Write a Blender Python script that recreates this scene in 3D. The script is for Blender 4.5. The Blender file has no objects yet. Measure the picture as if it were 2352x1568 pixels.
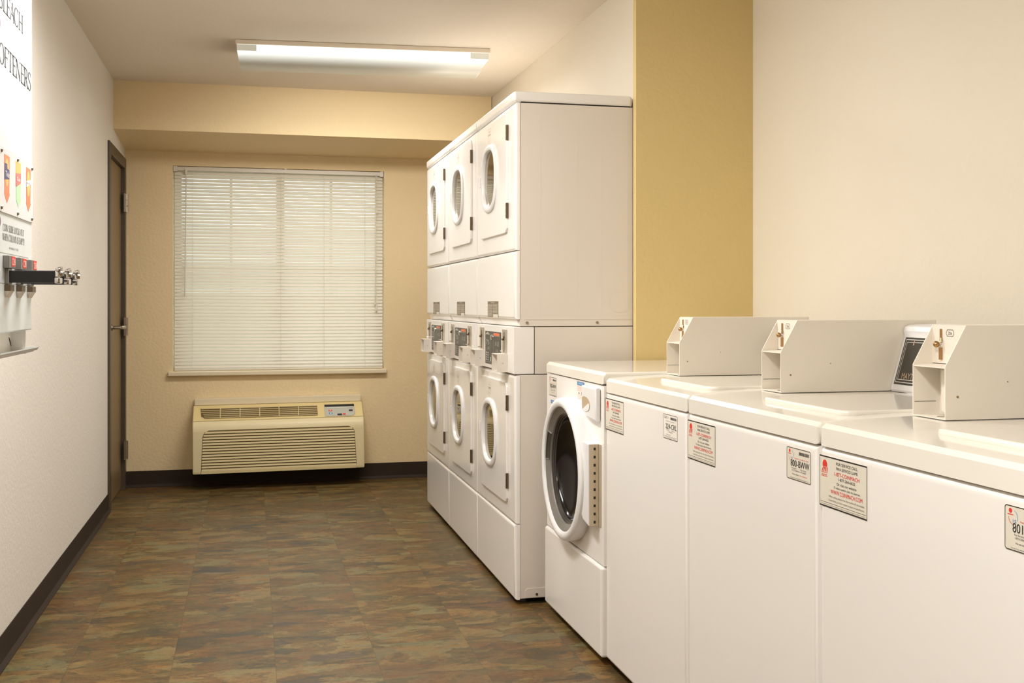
import bpy, bmesh, math, random
from mathutils import Matrix, Vector
random.seed(7)
C = bpy.context.scene.collection
sc = bpy.context.scene
PI = math.pi

# ------------------------------------------------------------------ camera, world, exposure
cam_d = bpy.data.cameras.new('camera')
cam = bpy.data.objects.new('camera', cam_d)
C.objects.link(cam)
cam.location = (0, 0, 1.12)
cam.rotation_euler = (PI / 2, 0, -math.radians(13.47))
cam_d.sensor_width = 36.0
cam_d.lens = 36.0 * 2500 / 2352
cam_d.shift_y = -(784 - 698) / 2352
cam_d.clip_start = 0.02
sc.camera = cam

w = bpy.data.worlds.new('daylight')
sc.world = w
w.use_nodes = True
wn = w.node_tree.nodes['Background']
wn.inputs['Color'].default_value = (0.86, 0.93, 1.0, 1)
wn.inputs['Strength'].default_value = 3.0

sc.view_settings.view_transform = 'Standard'
sc.view_settings.look = 'None'
sc.view_settings.gamma = 1.0
sc.view_settings.exposure = 0.10
sc.view_settings.use_curve_mapping = False

LIGHT_COL = (1.0, 0.985, 0.97)
P_FAR, P_MID, P_NEAR = 27.5, 36.0, 39.0


def area(name, loc, power, sx, sy):
    d = bpy.data.lights.new(name, 'AREA')
    d.shape = 'RECTANGLE'
    d.size, d.size_y = sx, sy
    d.energy = power
    d.color = LIGHT_COL
    d.spread = math.radians(175)
    o = bpy.data.objects.new(name, d)
    C.objects.link(o)
    o.location = loc
    return o


# ------------------------------------------------------------------ materials
def lin(c):
    r = []
    for v in c:
        v /= 255.0
        r.append(v / 12.92 if v <= 0.04045 else ((v + 0.055) / 1.055) ** 2.4)
    return (r[0], r[1], r[2], 1)


def mat(name, col, rough=0.5, metal=0.0, bump=None, spec=0.5, emit=None, estr=1.0, mottle=0.0, mscale=3.0, coat=0.0):
    m = bpy.data.materials.new(name)
    m.use_nodes = True
    nt = m.node_tree
    b = nt.nodes['Principled BSDF']
    b.inputs['Base Color'].default_value = lin(col)
    b.inputs['Roughness'].default_value = rough
    b.inputs['Metallic'].default_value = metal
    b.inputs['Specular IOR Level'].default_value = spec
    b.inputs['Coat Weight'].default_value = coat
    b.inputs['Coat Roughness'].default_value = 0.05
    if emit:
        b.inputs['Emission Color'].default_value = lin(emit)
        b.inputs['Emission Strength'].default_value = estr
    tc = nt.nodes.new('ShaderNodeTexCoord')
    if mottle > 0:
        n = nt.nodes.new('ShaderNodeTexNoise')
        n.inputs['Scale'].default_value = mscale
        n.inputs['Detail'].default_value = 4
        nt.links.new(tc.outputs['Object'], n.inputs['Vector'])
        mr = nt.nodes.new('ShaderNodeMapRange')
        mr.inputs['To Min'].default_value = 1 - mottle
        mr.inputs['To Max'].default_value = 1 + mottle
        nt.links.new(n.outputs['Fac'], mr.inputs['Value'])
        mx = nt.nodes.new('ShaderNodeMix')
        mx.data_type = 'RGBA'
        mx.blend_type = 'MULTIPLY'
        mx.inputs[0].default_value = 1
        mx.inputs[6].default_value = lin(col)
        nt.links.new(mr.outputs[0], mx.inputs[7])
        nt.links.new(mx.outputs[2], b.inputs['Base Color'])
    if bump:
        s, st, dist = bump
        n = nt.nodes.new('ShaderNodeTexNoise')
        n.inputs['Scale'].default_value = s
        n.inputs['Detail'].default_value = 3
        nt.links.new(tc.outputs['Object'], n.inputs['Vector'])
        bp = nt.nodes.new('ShaderNodeBump')
        bp.inputs['Strength'].default_value = st
        bp.inputs['Distance'].default_value = dist
        nt.links.new(n.outputs['Fac'], bp.inputs['Height'])
        nt.links.new(bp.outputs[0], b.inputs['Normal'])
    return m


M = {}
M['wall_cream'] = mat('cream wall paint', (231, 221, 202), 0.85, bump=(70, 0.35, 0.004), mottle=0.015, mscale=4)
M['wall_left'] = mat('pale wall paint', (224, 217, 206), 0.85, bump=(70, 0.35, 0.004), mottle=0.015, mscale=4)
M['wall_tan'] = mat('tan cream wall paint', (232, 209, 165), 0.85, bump=(60, 0.5, 0.005), mottle=0.02, mscale=4)
M['wall_gold'] = mat('gold wall paint', (222, 198, 138), 0.8, bump=(70, 0.35, 0.004), mottle=0.015, mscale=4)
M['ceiling'] = mat('ceiling paint', (226, 214, 196), 0.9, bump=(60, 0.35, 0.004))
M['enamel'] = mat('white enamel', (243, 238, 231), 0.16, spec=0.5, mottle=0.008, mscale=5)
M['enamel_top'] = mat('white enamel deck', (238, 233, 221), 0.09, spec=0.6, mottle=0.01, mscale=6)
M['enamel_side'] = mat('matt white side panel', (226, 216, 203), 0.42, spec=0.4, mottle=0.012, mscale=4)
M['coin_steel'] = mat('pale painted steel', (238, 229, 214), 0.45, spec=0.4, bump=(400, 0.08, 0.001))
M['grey_steel'] = mat('brushed grey steel', (196, 186, 168), 0.38, metal=0.55)
M['plastic'] = mat('white plastic', (236, 234, 232), 0.28)
M['silver'] = mat('silver plastic', (142, 138, 132), 0.38, metal=0.5)
M['silver_dark'] = mat('dark silver plastic', (84, 78, 72), 0.3, metal=0.4)
M['chrome'] = mat('chrome', (215, 212, 208), 0.14, metal=1.0)
M['nickel'] = mat('brushed nickel', (175, 165, 150), 0.3, metal=1.0)
M['brass'] = mat('worn brass', (176, 140, 96), 0.3, metal=0.9)
M['hinge_dark'] = mat('dark hinge metal', (112, 96, 74), 0.4, metal=0.7)
M['hinge_tan'] = mat('tan hinge metal', (206, 190, 164), 0.4, metal=0.4)
M['black'] = mat('black plastic', (20, 18, 16), 0.35)
M['dark'] = mat('dark gap', (38, 32, 26), 0.7)
M['glass_door'] = mat('tinted mirror glass', (150, 138, 112), 0.05, metal=0.85)
M['glass_bowl'] = mat('dark glass bowl', (20, 17, 14), 0.14, spec=0.35)
M['panel_black'] = mat('black control panel', (62, 56, 48), 0.35)
M['panel_grey'] = mat('grey keypad', (108, 100, 88), 0.4)
M['baseboard'] = mat('dark brown vinyl base', (50, 38, 28), 0.65, spec=0.25)
M['door_paint'] = mat('bronze brown door paint', (126, 104, 72), 0.42, mottle=0.03)
M['door_frame'] = mat('dark bronze frame paint', (78, 66, 50), 0.4)
M['ac'] = mat('aged cream plastic', (226, 210, 166), 0.45, mottle=0.02, mscale=5)
M['ac_top'] = mat('yellowed cream plastic', (226, 203, 144), 0.45)
M['ac_slat'] = mat('cream louvre plastic', (214, 196, 146), 0.5)
M['ac_dark'] = mat('dark louvre gap', (104, 84, 46), 0.8)
M['sill'] = mat('painted sill', (226, 212, 180), 0.5)
M['vinyl'] = mat('white window vinyl', (235, 235, 232), 0.4)
M['cord'] = mat('white cord', (222, 214, 196), 0.7)
M['label'] = mat('cream sticker', (226, 219, 202), 0.5)
M['label_white'] = mat('white sticker', (238, 232, 220), 0.5)
M['ink'] = mat('black ink', (28, 22, 18), 0.6)
M['ink_grey'] = mat('grey ink', (120, 112, 102), 0.6)
M['ink_red'] = mat('red ink', (222, 52, 34), 0.6)
M['ink_pink'] = mat('faded red ink', (226, 130, 112), 0.6)
M['ink_blue'] = mat('blue ink', (86, 140, 190), 0.6)
M['ink_tan_shade'] = mat('faded tan ink and scoop shade', (190, 168, 138), 0.6)  # print on labels, and the painted shade of the drawer scoop
M['ink_white'] = mat('white ink', (236, 232, 224), 0.6)
M['orange'] = mat('orange label', (236, 126, 84), 0.5)
M['yellow'] = mat('yellow label', (238, 178, 96), 0.5)
M['green'] = mat('pale green label', (176, 214, 164), 0.5)
M['coral'] = mat('coral label', (226, 116, 108), 0.5)
M['navy'] = mat('navy label', (66, 60, 104), 0.5)
M['purple'] = mat('purple badge', (110, 62, 92), 0.5)
M['plate'] = mat('pale lilac plate', (226, 222, 222), 0.2)
M['sign_white'] = mat('white sign enamel', (218, 222, 222), 0.25)
M['brownplate'] = mat('brown rating plate', (128, 112, 86), 0.5)
M['lawn'] = mat('gravel yard', (150, 146, 128), 0.95, mottle=0.2)
M['keypad'] = mat('grey membrane', (186, 184, 170), 0.4)
M['drum'] = mat('drum steel', (90, 86, 80), 0.35, metal=0.8)

# thin blind slat, lets a little daylight through
m = bpy.data.materials.new('blind slat')
m.use_nodes = True
nt = m.node_tree
b = nt.nodes['Principled BSDF']
b.inputs['Base Color'].default_value = lin((226, 216, 198))
b.inputs['Roughness'].default_value = 0.4
tr = nt.nodes.new('ShaderNodeBsdfTranslucent')
tr.inputs['Color'].default_value = lin((236, 232, 205))
mx = nt.nodes.new('ShaderNodeMixShader')
mx.inputs[0].default_value = 0.10
nt.links.new(b.outputs[0], mx.inputs[1])
nt.links.new(tr.outputs[0], mx.inputs[2])
nt.links.new(mx.outputs[0], nt.nodes['Material Output'].inputs['Surface'])
M['slat'] = m

# clear window pane
m = bpy.data.materials.new('window glass')
m.use_nodes = True
nt = m.node_tree
g = nt.nodes.new('ShaderNodeBsdfGlossy')
g.inputs['Roughness'].default_value = 0.02
t = nt.nodes.new('ShaderNodeBsdfTransparent')
t.inputs['Color'].default_value = (0.92, 0.96, 0.95, 1)
mx = nt.nodes.new('ShaderNodeMixShader')
mx.inputs[0].default_value = 0.08
nt.links.new(t.outputs[0], mx.inputs[1])
nt.links.new(g.outputs[0], mx.inputs[2])
nt.links.new(mx.outputs[0], nt.nodes['Material Output'].inputs['Surface'])
M['pane'] = m

# lamp lens: acrylic prism lit by the tube along its upper side
m = bpy.data.materials.new('lit acrylic lens')
m.use_nodes = True
nt = m.node_tree
b = nt.nodes['Principled BSDF']
b.inputs['Base Color'].default_value = lin((190, 186, 170))
b.inputs['Roughness'].default_value = 0.3
b.inputs['Emission Color'].default_value = (0.93, 1.0, 0.98, 1)
tc = nt.nodes.new('ShaderNodeTexCoord')
sp = nt.nodes.new('ShaderNodeSeparateXYZ')
nt.links.new(tc.outputs['Object'], sp.inputs[0])
rp = nt.nodes.new('ShaderNodeMapRange')
rp.interpolation_type = 'SMOOTHSTEP'
rp.inputs['From Min'].default_value = -0.106
rp.inputs['From Max'].default_value = -0.050
rp.inputs['To Min'].default_value = 0.02
rp.inputs['To Max'].default_value = 0.95
nt.links.new(sp.outputs['Z'], rp.inputs['Value'])
nt.links.new(rp.outputs[0], b.inputs['Emission Strength'])
M['lens'] = m
M['tube'] = mat('glowing tube', (255, 255, 255), 0.4, emit=(250, 255, 255), estr=2.5)
M['lens_end'] = mat('frosted lens end', (226, 228, 220), 0.35, emit=(226, 226, 214), estr=0.18)
M['lamp_white'] = mat('white lamp housing', (238, 226, 208), 0.4)


def floor_mat():
    m = bpy.data.materials.new('slate look vinyl tile')
    m.use_nodes = True
    nt = m.node_tree
    L = nt.links.new
    N = nt.nodes.new
    b = nt.nodes['Principled BSDF']

    def math_(op, a, bb=None, c=None):
        n = N('ShaderNodeMath')
        n.operation = op
        for i, v in enumerate((a, bb, c)):
            if v is None:
                continue
            if isinstance(v, (int, float)):
                n.inputs[i].default_value = v
            else:
                L(v, n.inputs[i])
        return n.outputs[0]

    def mixc(fac, a, bb, mode='MIX'):
        n = N('ShaderNodeMix')
        n.data_type = 'RGBA'
        n.blend_type = mode
        if isinstance(fac, (int, float)):
            n.inputs[0].default_value = fac
        else:
            L(fac, n.inputs[0])
        for k, v in ((6, a), (7, bb)):
            if isinstance(v, tuple):
                n.inputs[k].default_value = v
            else:
                L(v, n.inputs[k])
        return n.outputs[2]

    tc = N('ShaderNodeTexCoord')
    sp = N('ShaderNodeSeparateXYZ')
    L(tc.outputs['Object'], sp.inputs[0])
    T = 0.3115
    u = math_('DIVIDE', math_('SUBTRACT', sp.outputs[0], 0.0726), T)
    fu = math_('FLOOR', u)
    v = math_('ADD', math_('DIVIDE', sp.outputs[1], T), math_('MULTIPLY', math_('MODULO', fu, 2.0), 0.5))
    fv = math_('FLOOR', v)
    cid = N('ShaderNodeCombineXYZ')
    L(fu, cid.inputs[0])
    L(fv, cid.inputs[1])
    wn_ = N('ShaderNodeTexWhiteNoise')
    wn_.noise_dimensions = '3D'
    L(cid.outputs[0], wn_.inputs['Vector'])
    off = N('ShaderNodeVectorMath')
    off.operation = 'SCALE'
    L(wn_.outputs['Color'], off.inputs[0])
    off.inputs['Scale'].default_value = 6.0
    mp = N('ShaderNodeMapping')
    mp.inputs['Scale'].default_value = (1.0, 2.1, 1.0)
    mp.inputs['Rotation'].default_value = (0, 0, 0.12)
    L(tc.outputs['Object'], mp.inputs['Vector'])
    base = N('ShaderNodeVectorMath')
    base.operation = 'ADD'
    L(mp.outputs[0], base.inputs[0])
    L(off.outputs[0], base.inputs[1])
    # warp
    nz = N('ShaderNodeTexNoise')
    nz.inputs['Scale'].default_value = 4.5
    nz.inputs['Detail'].default_value = 7
    nz.inputs['Roughness'].default_value = 0.65
    L(base.outputs[0], nz.inputs['Vector'])
    wv = N('ShaderNodeVectorMath')
    wv.operation = 'MULTIPLY_ADD'
    L(nz.outputs['Color'], wv.inputs[0])
    wv.inputs[1].default_value = (0.42, 0.42, 0.0)
    L(base.outputs[0], wv.inputs[2])
    vo = N('ShaderNodeTexVoronoi')
    vo.inputs['Scale'].default_value = 4.6
    vo.inputs['Randomness'].default_value = 1
    L(wv.outputs[0], vo.inputs['Vector'])
    sx = N('ShaderNodeSeparateColor')
    L(vo.outputs['Color'], sx.inputs[0])
    vo2 = N('ShaderNodeTexVoronoi')
    vo2.inputs['Scale'].default_value = 11
    L(wv.outputs[0], vo2.inputs['Vector'])
    sx2 = N('ShaderNodeSeparateColor')
    L(vo2.outputs['Color'], sx2.inputs[0])
    n2 = N('ShaderNodeTexNoise')
    n2.inputs['Scale'].default_value = 5
    n2.inputs['Detail'].default_value = 9
    n2.inputs['Roughness'].default_value = 0.62
    n2.inputs['Distortion'].default_value = 0.7
    L(base.outputs[0], n2.inputs['Vector'])
    f = math_('ADD', math_('MULTIPLY', sx.outputs[0], 0.38),
              math_('ADD', math_('MULTIPLY', sx2.outputs[0], 0.22), math_('MULTIPLY', n2.outputs['Fac'], 0.75)))
    f = math_('MULTIPLY', f, 0.80)
    r = N('ShaderNodeValToRGB')
    L(f, r.inputs[0])
    els = [(0.27, (92, 86, 76)), (0.36, (114, 98, 74)), (0.43, (140, 104, 66)), (0.50, (152, 124, 84)),
           (0.56, (120, 106, 76)), (0.63, (172, 136, 88)), (0.71, (170, 154, 114)), (0.80, (140, 130, 104))]
    cr = r.color_ramp
    cr.elements[0].position, cr.elements[0].color = els[0][0], lin(els[0][1])
    cr.elements[1].position, cr.elements[1].color = els[-1][0], lin(els[-1][1])
    for p, c in els[1:-1]:
        e = cr.elements.new(p)
        e.color = lin(c)
    # olive / rust tint by patch
    t2 = N('ShaderNodeTexNoise')
    t2.inputs['Scale'].default_value = 3.2
    t2.inputs['Detail'].default_value = 5
    t2.inputs['Distortion'].default_value = 1.2
    L(base.outputs[0], t2.inputs['Vector'])
    r2 = N('ShaderNodeValToRGB')
    L(t2.outputs['Fac'], r2.inputs[0])
    r2.color_ramp.elements[0].position = 0.36
    r2.color_ramp.elements[0].color = (0.90, 1.0, 0.94, 1)
    r2.color_ramp.elements[1].position = 0.66
    r2.color_ramp.elements[1].color = (1.14, 0.95, 0.74, 1)
    col = mixc(1.0, r.outputs[0], r2.outputs[0], 'MULTIPLY')
    # fine streak grain
    n3 = N('ShaderNodeTexNoise')
    n3.inputs['Scale'].default_value = 85
    n3.inputs['Detail'].default_value = 8
    n3.inputs['Roughness'].default_value = 0.7
    L(wv.outputs[0], n3.inputs['Vector'])
    mr = N('ShaderNodeMapRange')
    mr.inputs['From Min'].default_value = 0.3
    mr.inputs['From Max'].default_value = 0.7
    mr.inputs['To Min'].default_value = 0.62
    mr.inputs['To Max'].default_value = 1.38
    L(n3.outputs['Fac'], mr.inputs['Value'])
    col = mixc(1.0, col, mr.outputs[0], 'MULTIPLY')
    # dark chip edges in places
    ve = N('ShaderNodeTexVoronoi')
    ve.feature = 'DISTANCE_TO_EDGE'
    ve.inputs['Scale'].default_value = 4.6
    L(wv.outputs[0], ve.inputs['Vector'])
    edge = math_('LESS_THAN', ve.outputs['Distance'], 0.022)
    gate = N('ShaderNodeMapRange')
    gate.inputs['From Min'].default_value = 0.48
    gate.inputs['From Max'].default_value = 0.6
    L(n2.outputs['Fac'], gate.inputs['Value'])
    em = math_('MULTIPLY', math_('MULTIPLY', edge, gate.outputs[0]), 0.45)
    col = mixc(em, col, lin((66, 54, 42)))
    # hairline cracks along the layers
    n5 = N('ShaderNodeTexNoise')
    n5.inputs['Scale'].default_value = 3.4
    n5.inputs['Detail'].default_value = 10
    n5.inputs['Roughness'].default_value = 0.6
    n5.inputs['Distortion'].default_value = 0.5
    L(base.outputs[0], n5.inputs['Vector'])
    cr1 = math_('LESS_THAN', math_('ABSOLUTE', math_('SUBTRACT', n5.outputs['Fac'], 0.52)), 0.0035)
    col = mixc(math_('MULTIPLY', cr1, 0.40), col, lin((74, 60, 46)))
    # scattered slate-blue and pale chips
    vc = N('ShaderNodeTexVoronoi')
    vc.inputs['Scale'].default_value = 3.1
    L(wv.outputs[0], vc.inputs['Vector'])
    sc3 = N('ShaderNodeSeparateColor')
    L(vc.outputs['Color'], sc3.inputs[0])
    near = math_('LESS_THAN', vc.outputs['Distance'], 0.30)
    col = mixc(math_('MULTIPLY', math_('MULTIPLY', near, math_('LESS_THAN', sc3.outputs[1], 0.14)), 0.62), col, lin((88, 84, 84)))
    col = mixc(math_('MULTIPLY', math_('MULTIPLY', near, math_('GREATER_THAN', sc3.outputs[1], 0.86)), 0.5), col, lin((160, 152, 118)))
    # seams
    fru = math_('FRACT', u)
    frv = math_('FRACT', v)
    su = math_('ADD', math_('LESS_THAN', fru, 0.006), math_('LESS_THAN', frv, 0.005))
    su = math_('MINIMUM', su, 1.0)
    col = mixc(math_('MULTIPLY', su, 0.38), col, lin((62, 52, 40)))
    tv = N('ShaderNodeMapRange')
    tv.inputs['To Min'].default_value = 0.95
    tv.inputs['To Max'].default_value = 1.05
    L(wn_.outputs['Value'], tv.inputs['Value'])
    col = mixc(1.0, col, tv.outputs[0], 'MULTIPLY')
    col = mixc(1.0, col, (0.41, 0.40, 0.335, 1), 'MULTIPLY')
    L(col, b.inputs['Base Color'])
    b.inputs['Roughness'].default_value = 0.42
    b.inputs['Specular IOR Level'].default_value = 0.3
    bp = N('ShaderNodeBump')
    bp.inputs['Strength'].default_value = 0.25
    bp.inputs['Distance'].default_value = 0.003
    L(f, bp.inputs['Height'])
    L(bp.outputs[0], b.inputs['Normal'])
    return m


M['floor'] = floor_mat()


# ------------------------------------------------------------------ mesh helpers
def merge(bm, t, mi=0):
    for f in t.faces:
        f.material_index = mi
    me = bpy.data.meshes.new('tmp')
    t.to_mesh(me)
    bm.from_mesh(me)
    bpy.data.meshes.remove(me)
    t.free()


def box(bm, x0, x1, y0, y1, z0, z1, r=0.0, seg=3, edges=None, mi=0):
    """a box; r rounds all its edges, or only those edges(v1,v2) accepts"""
    t = bmesh.new()
    vs = [t.verts.new((x, y, z)) for x in (x0, x1) for y in (y0, y1) for z in (z0, z1)]
    for q in ((0, 1, 3, 2), (4, 6, 7, 5), (0, 4, 5, 1), (2, 3, 7, 6), (0, 2, 6, 4), (1, 5, 7, 3)):
        t.faces.new([vs[i] for i in q])
    bmesh.ops.recalc_face_normals(t, faces=t.faces)
    if r > 0:
        es = [e for e in t.edges if edges is None or edges(e.verts[0].co, e.verts[1].co)]
        bmesh.ops.bevel(t, geom=es, offset=r, segments=seg, profile=0.5, affect='EDGES', clamp_overlap=True)
    merge(bm, t, mi)


def prism(bm, pts, axis, a0, a1, r=0.0, seg=2, mi=0):
    """polygon pts extruded along axis: 'x' pts=(y,z); 'y' pts=(x,z); 'z' pts=(x,y)"""
    t = bmesh.new()

    def mk(p, a):
        return {'x': (a, p[0], p[1]), 'y': (p[0], a, p[1]), 'z': (p[0], p[1], a)}[axis]
    A = [t.verts.new(mk(p, a0)) for p in pts]
    B = [t.verts.new(mk(p, a1)) for p in pts]
    n = len(pts)
    fa = t.faces.new(A)
    fb = t.faces.new(B[::-1])
    for i in range(n):
        t.faces.new((A[i], B[i], B[(i + 1) % n], A[(i + 1) % n]))
    bmesh.ops.recalc_face_normals(t, faces=t.faces)
    if r > 0:
        es = set(fa.edges) | set(fb.edges)
        bmesh.ops.bevel(t, geom=list(es), offset=r, segments=seg, profile=0.5, affect='EDGES', clamp_overlap=True)
    merge(bm, t, mi)


def rrect(cx, cz, w, h, r, n=6):
    pts = []
    for (sx, sz, a0) in ((1, 1, 0), (-1, 1, 90), (-1, -1, 180), (1, -1, 270)):
        ox, oz = cx + sx * (w / 2 - r), cz + sz * (h / 2 - r)
        for k in range(n + 1):
            a = math.radians(a0 + 90 * k / n)
            pts.append((ox + r * math.cos(a), oz + r * math.sin(a)))
    return pts


def ring(bm, outer, inner, y0, y1, mi=0, bev=0.0):
    """ring between two loops of equal count in the xz plane, from depth y0 (front) to y1"""
    t = bmesh.new()
    n = len(outer)
    O0 = [t.verts.new((p[0], y0, p[1])) for p in outer]
    I0 = [t.verts.new((p[0], y0, p[1])) for p in inner]
    O1 = [t.verts.new((p[0], y1, p[1])) for p in outer]
    I1 = [t.verts.new((p[0], y1, p[1])) for p in inner]
    es = []
    for i in range(n):
        j = (i + 1) % n
        f = t.faces.new((O0[i], O0[j], I0[j], I0[i]))
        t.faces.new((O1[i], I1[i], I1[j], O1[j]))
        t.faces.new((O0[i], O1[i], O1[j], O0[j]))
        t.faces.new((I0[i], I0[j], I1[j], I1[i]))
    bmesh.ops.recalc_face_normals(t, faces=t.faces)
    if bev > 0:
        fr = set(O0) | set(I0)
        es = [e for e in t.edges if (e.verts[0] in O0 and e.verts[1] in O0) or (e.verts[0] in I0 and e.verts[1] in I0)]
        bmesh.ops.bevel(t, geom=es, offset=bev, segments=3, profile=0.5, affect='EDGES', clamp_overlap=True)
    merge(bm, t, mi)


def rays(cx, cz, fn, n=72):
    return [(cx + fn(2 * PI * k / n)[0], cz + fn(2 * PI * k / n)[1]) for k in range(n)]


def superell(a, b_, p):
    def fn(t):
        c, s = math.cos(t), math.sin(t)
        k = (abs(c / a) ** p + abs(s / b_) ** p) ** (-1 / p)
        return (k * c, k * s)
    return fn


def rect_ray(xl, xr, zb, zt, r=0.0):
    """distance from the origin to a rectangle's edge along angle t"""
    def fn(t):
        c, s = math.cos(t), math.sin(t)
        k = 1e9
        if c > 1e-9: k = min(k, xr / c)
        if c < -1e-9: k = min(k, xl / c)
        if s > 1e-9: k = min(k, zt / s)
        if s < -1e-9: k = min(k, zb / s)
        return (k * c, k * s)
    return fn


def rect_loop(cx, cz, x0, x1, z0, z1, n=72):
    pts = rays(cx, cz, rect_ray(x0 - cx, x1 - cx, z0 - cz, z1 - cz), n)
    # snap the nearest points to the corners
    for X in (x0, x1):
        for Z in (z0, z1):
            k = min(range(n), key=lambda i: (pts[i][0] - X) ** 2 + (pts[i][1] - Z) ** 2)
            pts[k] = (X, Z)
    return pts


def lathe_y(bm, prof, cx, cz, n=64, mi=0, sx=1.0, sz=1.0, cap=False):
    """prof: list of (radius, y)"""
    t = bmesh.new()
    rows = []
    for (r, y) in prof:
        rows.append([t.verts.new((cx + r * sx * math.cos(2 * PI * k / n), y, cz + r * sz * math.sin(2 * PI * k / n))) for k in range(n)])
    for a, b2 in zip(rows, rows[1:]):
        for k in range(n):
            t.faces.new((a[k], a[(k + 1) % n], b2[(k + 1) % n], b2[k]))
    if cap:
        t.faces.new(rows[-1])
    bmesh.ops.recalc_face_normals(t, faces=t.faces)
    merge(bm, t, mi)


def cyl(bm, p0, p1, r0, r1=None, n=16, mi=0):
    r1 = r0 if r1 is None else r1
    p0, p1 = Vector(p0), Vector(p1)
    d = (p1 - p0)
    t = bmesh.new()
    bmesh.ops.create_cone(t, cap_ends=True, segments=n, radius1=r0, radius2=r1, depth=d.length)
    q = Vector((0, 0, 1)).rotation_difference(d.normalized()).to_matrix().to_4x4()
    bmesh.ops.transform(t, matrix=Matrix.Translation((p0 + p1) / 2) @ q, verts=t.verts)
    merge(bm, t, mi)


def ball(bm, c, r, mi=0, sc_=(1, 1, 1)):
    t = bmesh.new()
    bmesh.ops.create_uvsphere(t, u_segments=20, v_segments=12, radius=r)
    bmesh.ops.transform(t, matrix=Matrix.Translation(c) @ Matrix.Diagonal((sc_[0], sc_[1], sc_[2], 1)), verts=t.verts)
    merge(bm, t, mi)


def tube(bm, pts, r, n=8, mi=0):
    for a, b2 in zip(pts, pts[1:]):
        cyl(bm, a, b2, r, n=n, mi=mi)
    for p in pts[1:-1]:
        ball(bm, p, r * 1.01, mi)


def obj(name, bm, m, parent=None, loc=(0, 0, 0), label=None, smooth=True, ang=32):
    me = bpy.data.meshes.new(name)
    bm.to_mesh(me)
    bm.free()
    for x in (m if isinstance(m, (list, tuple)) else [m]):
        me.materials.append(M[x])
    if smooth and len(me.polygons):
        me.polygons.foreach_set('use_smooth', [True] * len(me.polygons))
        me.set_sharp_from_angle(angle=math.radians(ang))
    o = bpy.data.objects.new(name, me)
    C.objects.link(o)
    o.location = loc
    if parent:
        o.parent = parent
    if smooth and len(me.polygons) > 12:
        md = o.modifiers.new('wn', 'WEIGHTED_NORMAL')
        md.keep_sharp = True
    if label:
        o['label'] = label
    return o


def thing(name, label, cat, loc=(0, 0, 0), rz=0, group=None):
    o = bpy.data.objects.new(name, None)
    C.objects.link(o)
    o.location = loc
    o.rotation_euler = (0, 0, rz)
    o['label'] = label
    o['category'] = cat
    if group:
        o['group'] = group
    return o


def struct(name, bm, m, parent=None, **k):
    o = obj(name, bm, m, parent, **k)
    if not parent:
        o['kind'] = 'structure'
    return o


def dup(root, loc, label):
    def cp(o, par):
        c = o.copy()
        C.objects.link(c)
        c.parent = par
        for ch in list(o.children):
            cp(ch, c)
        return c
    r = cp(root, None)
    r.location = loc
    r['label'] = label
    return r


def B():
    return bmesh.new()


# ---- sans text on a front face (xz plane, facing -y)
_tc = {}


def text(bm, s, cx, cz, h, wd=None, y=0.0, align='c', wmax=None):
    """h: cap height; wd: full width of the line (else natural width * 0.9)"""
    if s not in _tc:
        cu = bpy.data.curves.new('t', 'FONT')
        cu.body = s
        cu.size = 1
        cu.resolution_u = 3
        ob = bpy.data.objects.new('t', cu)
        C.objects.link(ob)
        bpy.context.view_layer.update()
        dg = bpy.context.evaluated_depsgraph_get()
        me = bpy.data.meshes.new_from_object(ob.evaluated_get(dg))
        _tc[s] = ([v.co.copy() for v in me.vertices], [tuple(p.vertices) for p in me.polygons])
        bpy.data.objects.remove(ob)
        bpy.data.curves.remove(cu)
        bpy.data.meshes.remove(me)
    vs, fs = _tc[s]
    x0 = min(v.x for v in vs)
    x1 = max(v.x for v in vs)
    k = h / 0.70
    kx = k * 0.9 if wd is None else wd / (x1 - x0)
    W = (x1 - x0) * kx
    ox = {'c': cx - W / 2, 'l': cx, 'r': cx - W}[align]
    nv = [bm.verts.new((ox + (v.x - x0) * kx, y, cz - h / 2 + v.y * k)) for v in vs]
    for f in fs:
        try:
            bm.faces.new([nv[i] for i in f])
        except ValueError:
            pass


# ---- serif capitals from strokes
TH, TN = 0.155, 0.062


def _arc(cx, cz, rx, rz, a0, a1, wa, wb, n=14):
    P = []
    for k in range(n + 1):
        a = math.radians(a0 + (a1 - a0) * k / n)
        wgt = abs(math.cos(a))
        P.append((cx + rx * math.cos(a), cz + rz * math.sin(a), wa + (wb - wa) * wgt))
    return P


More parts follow.
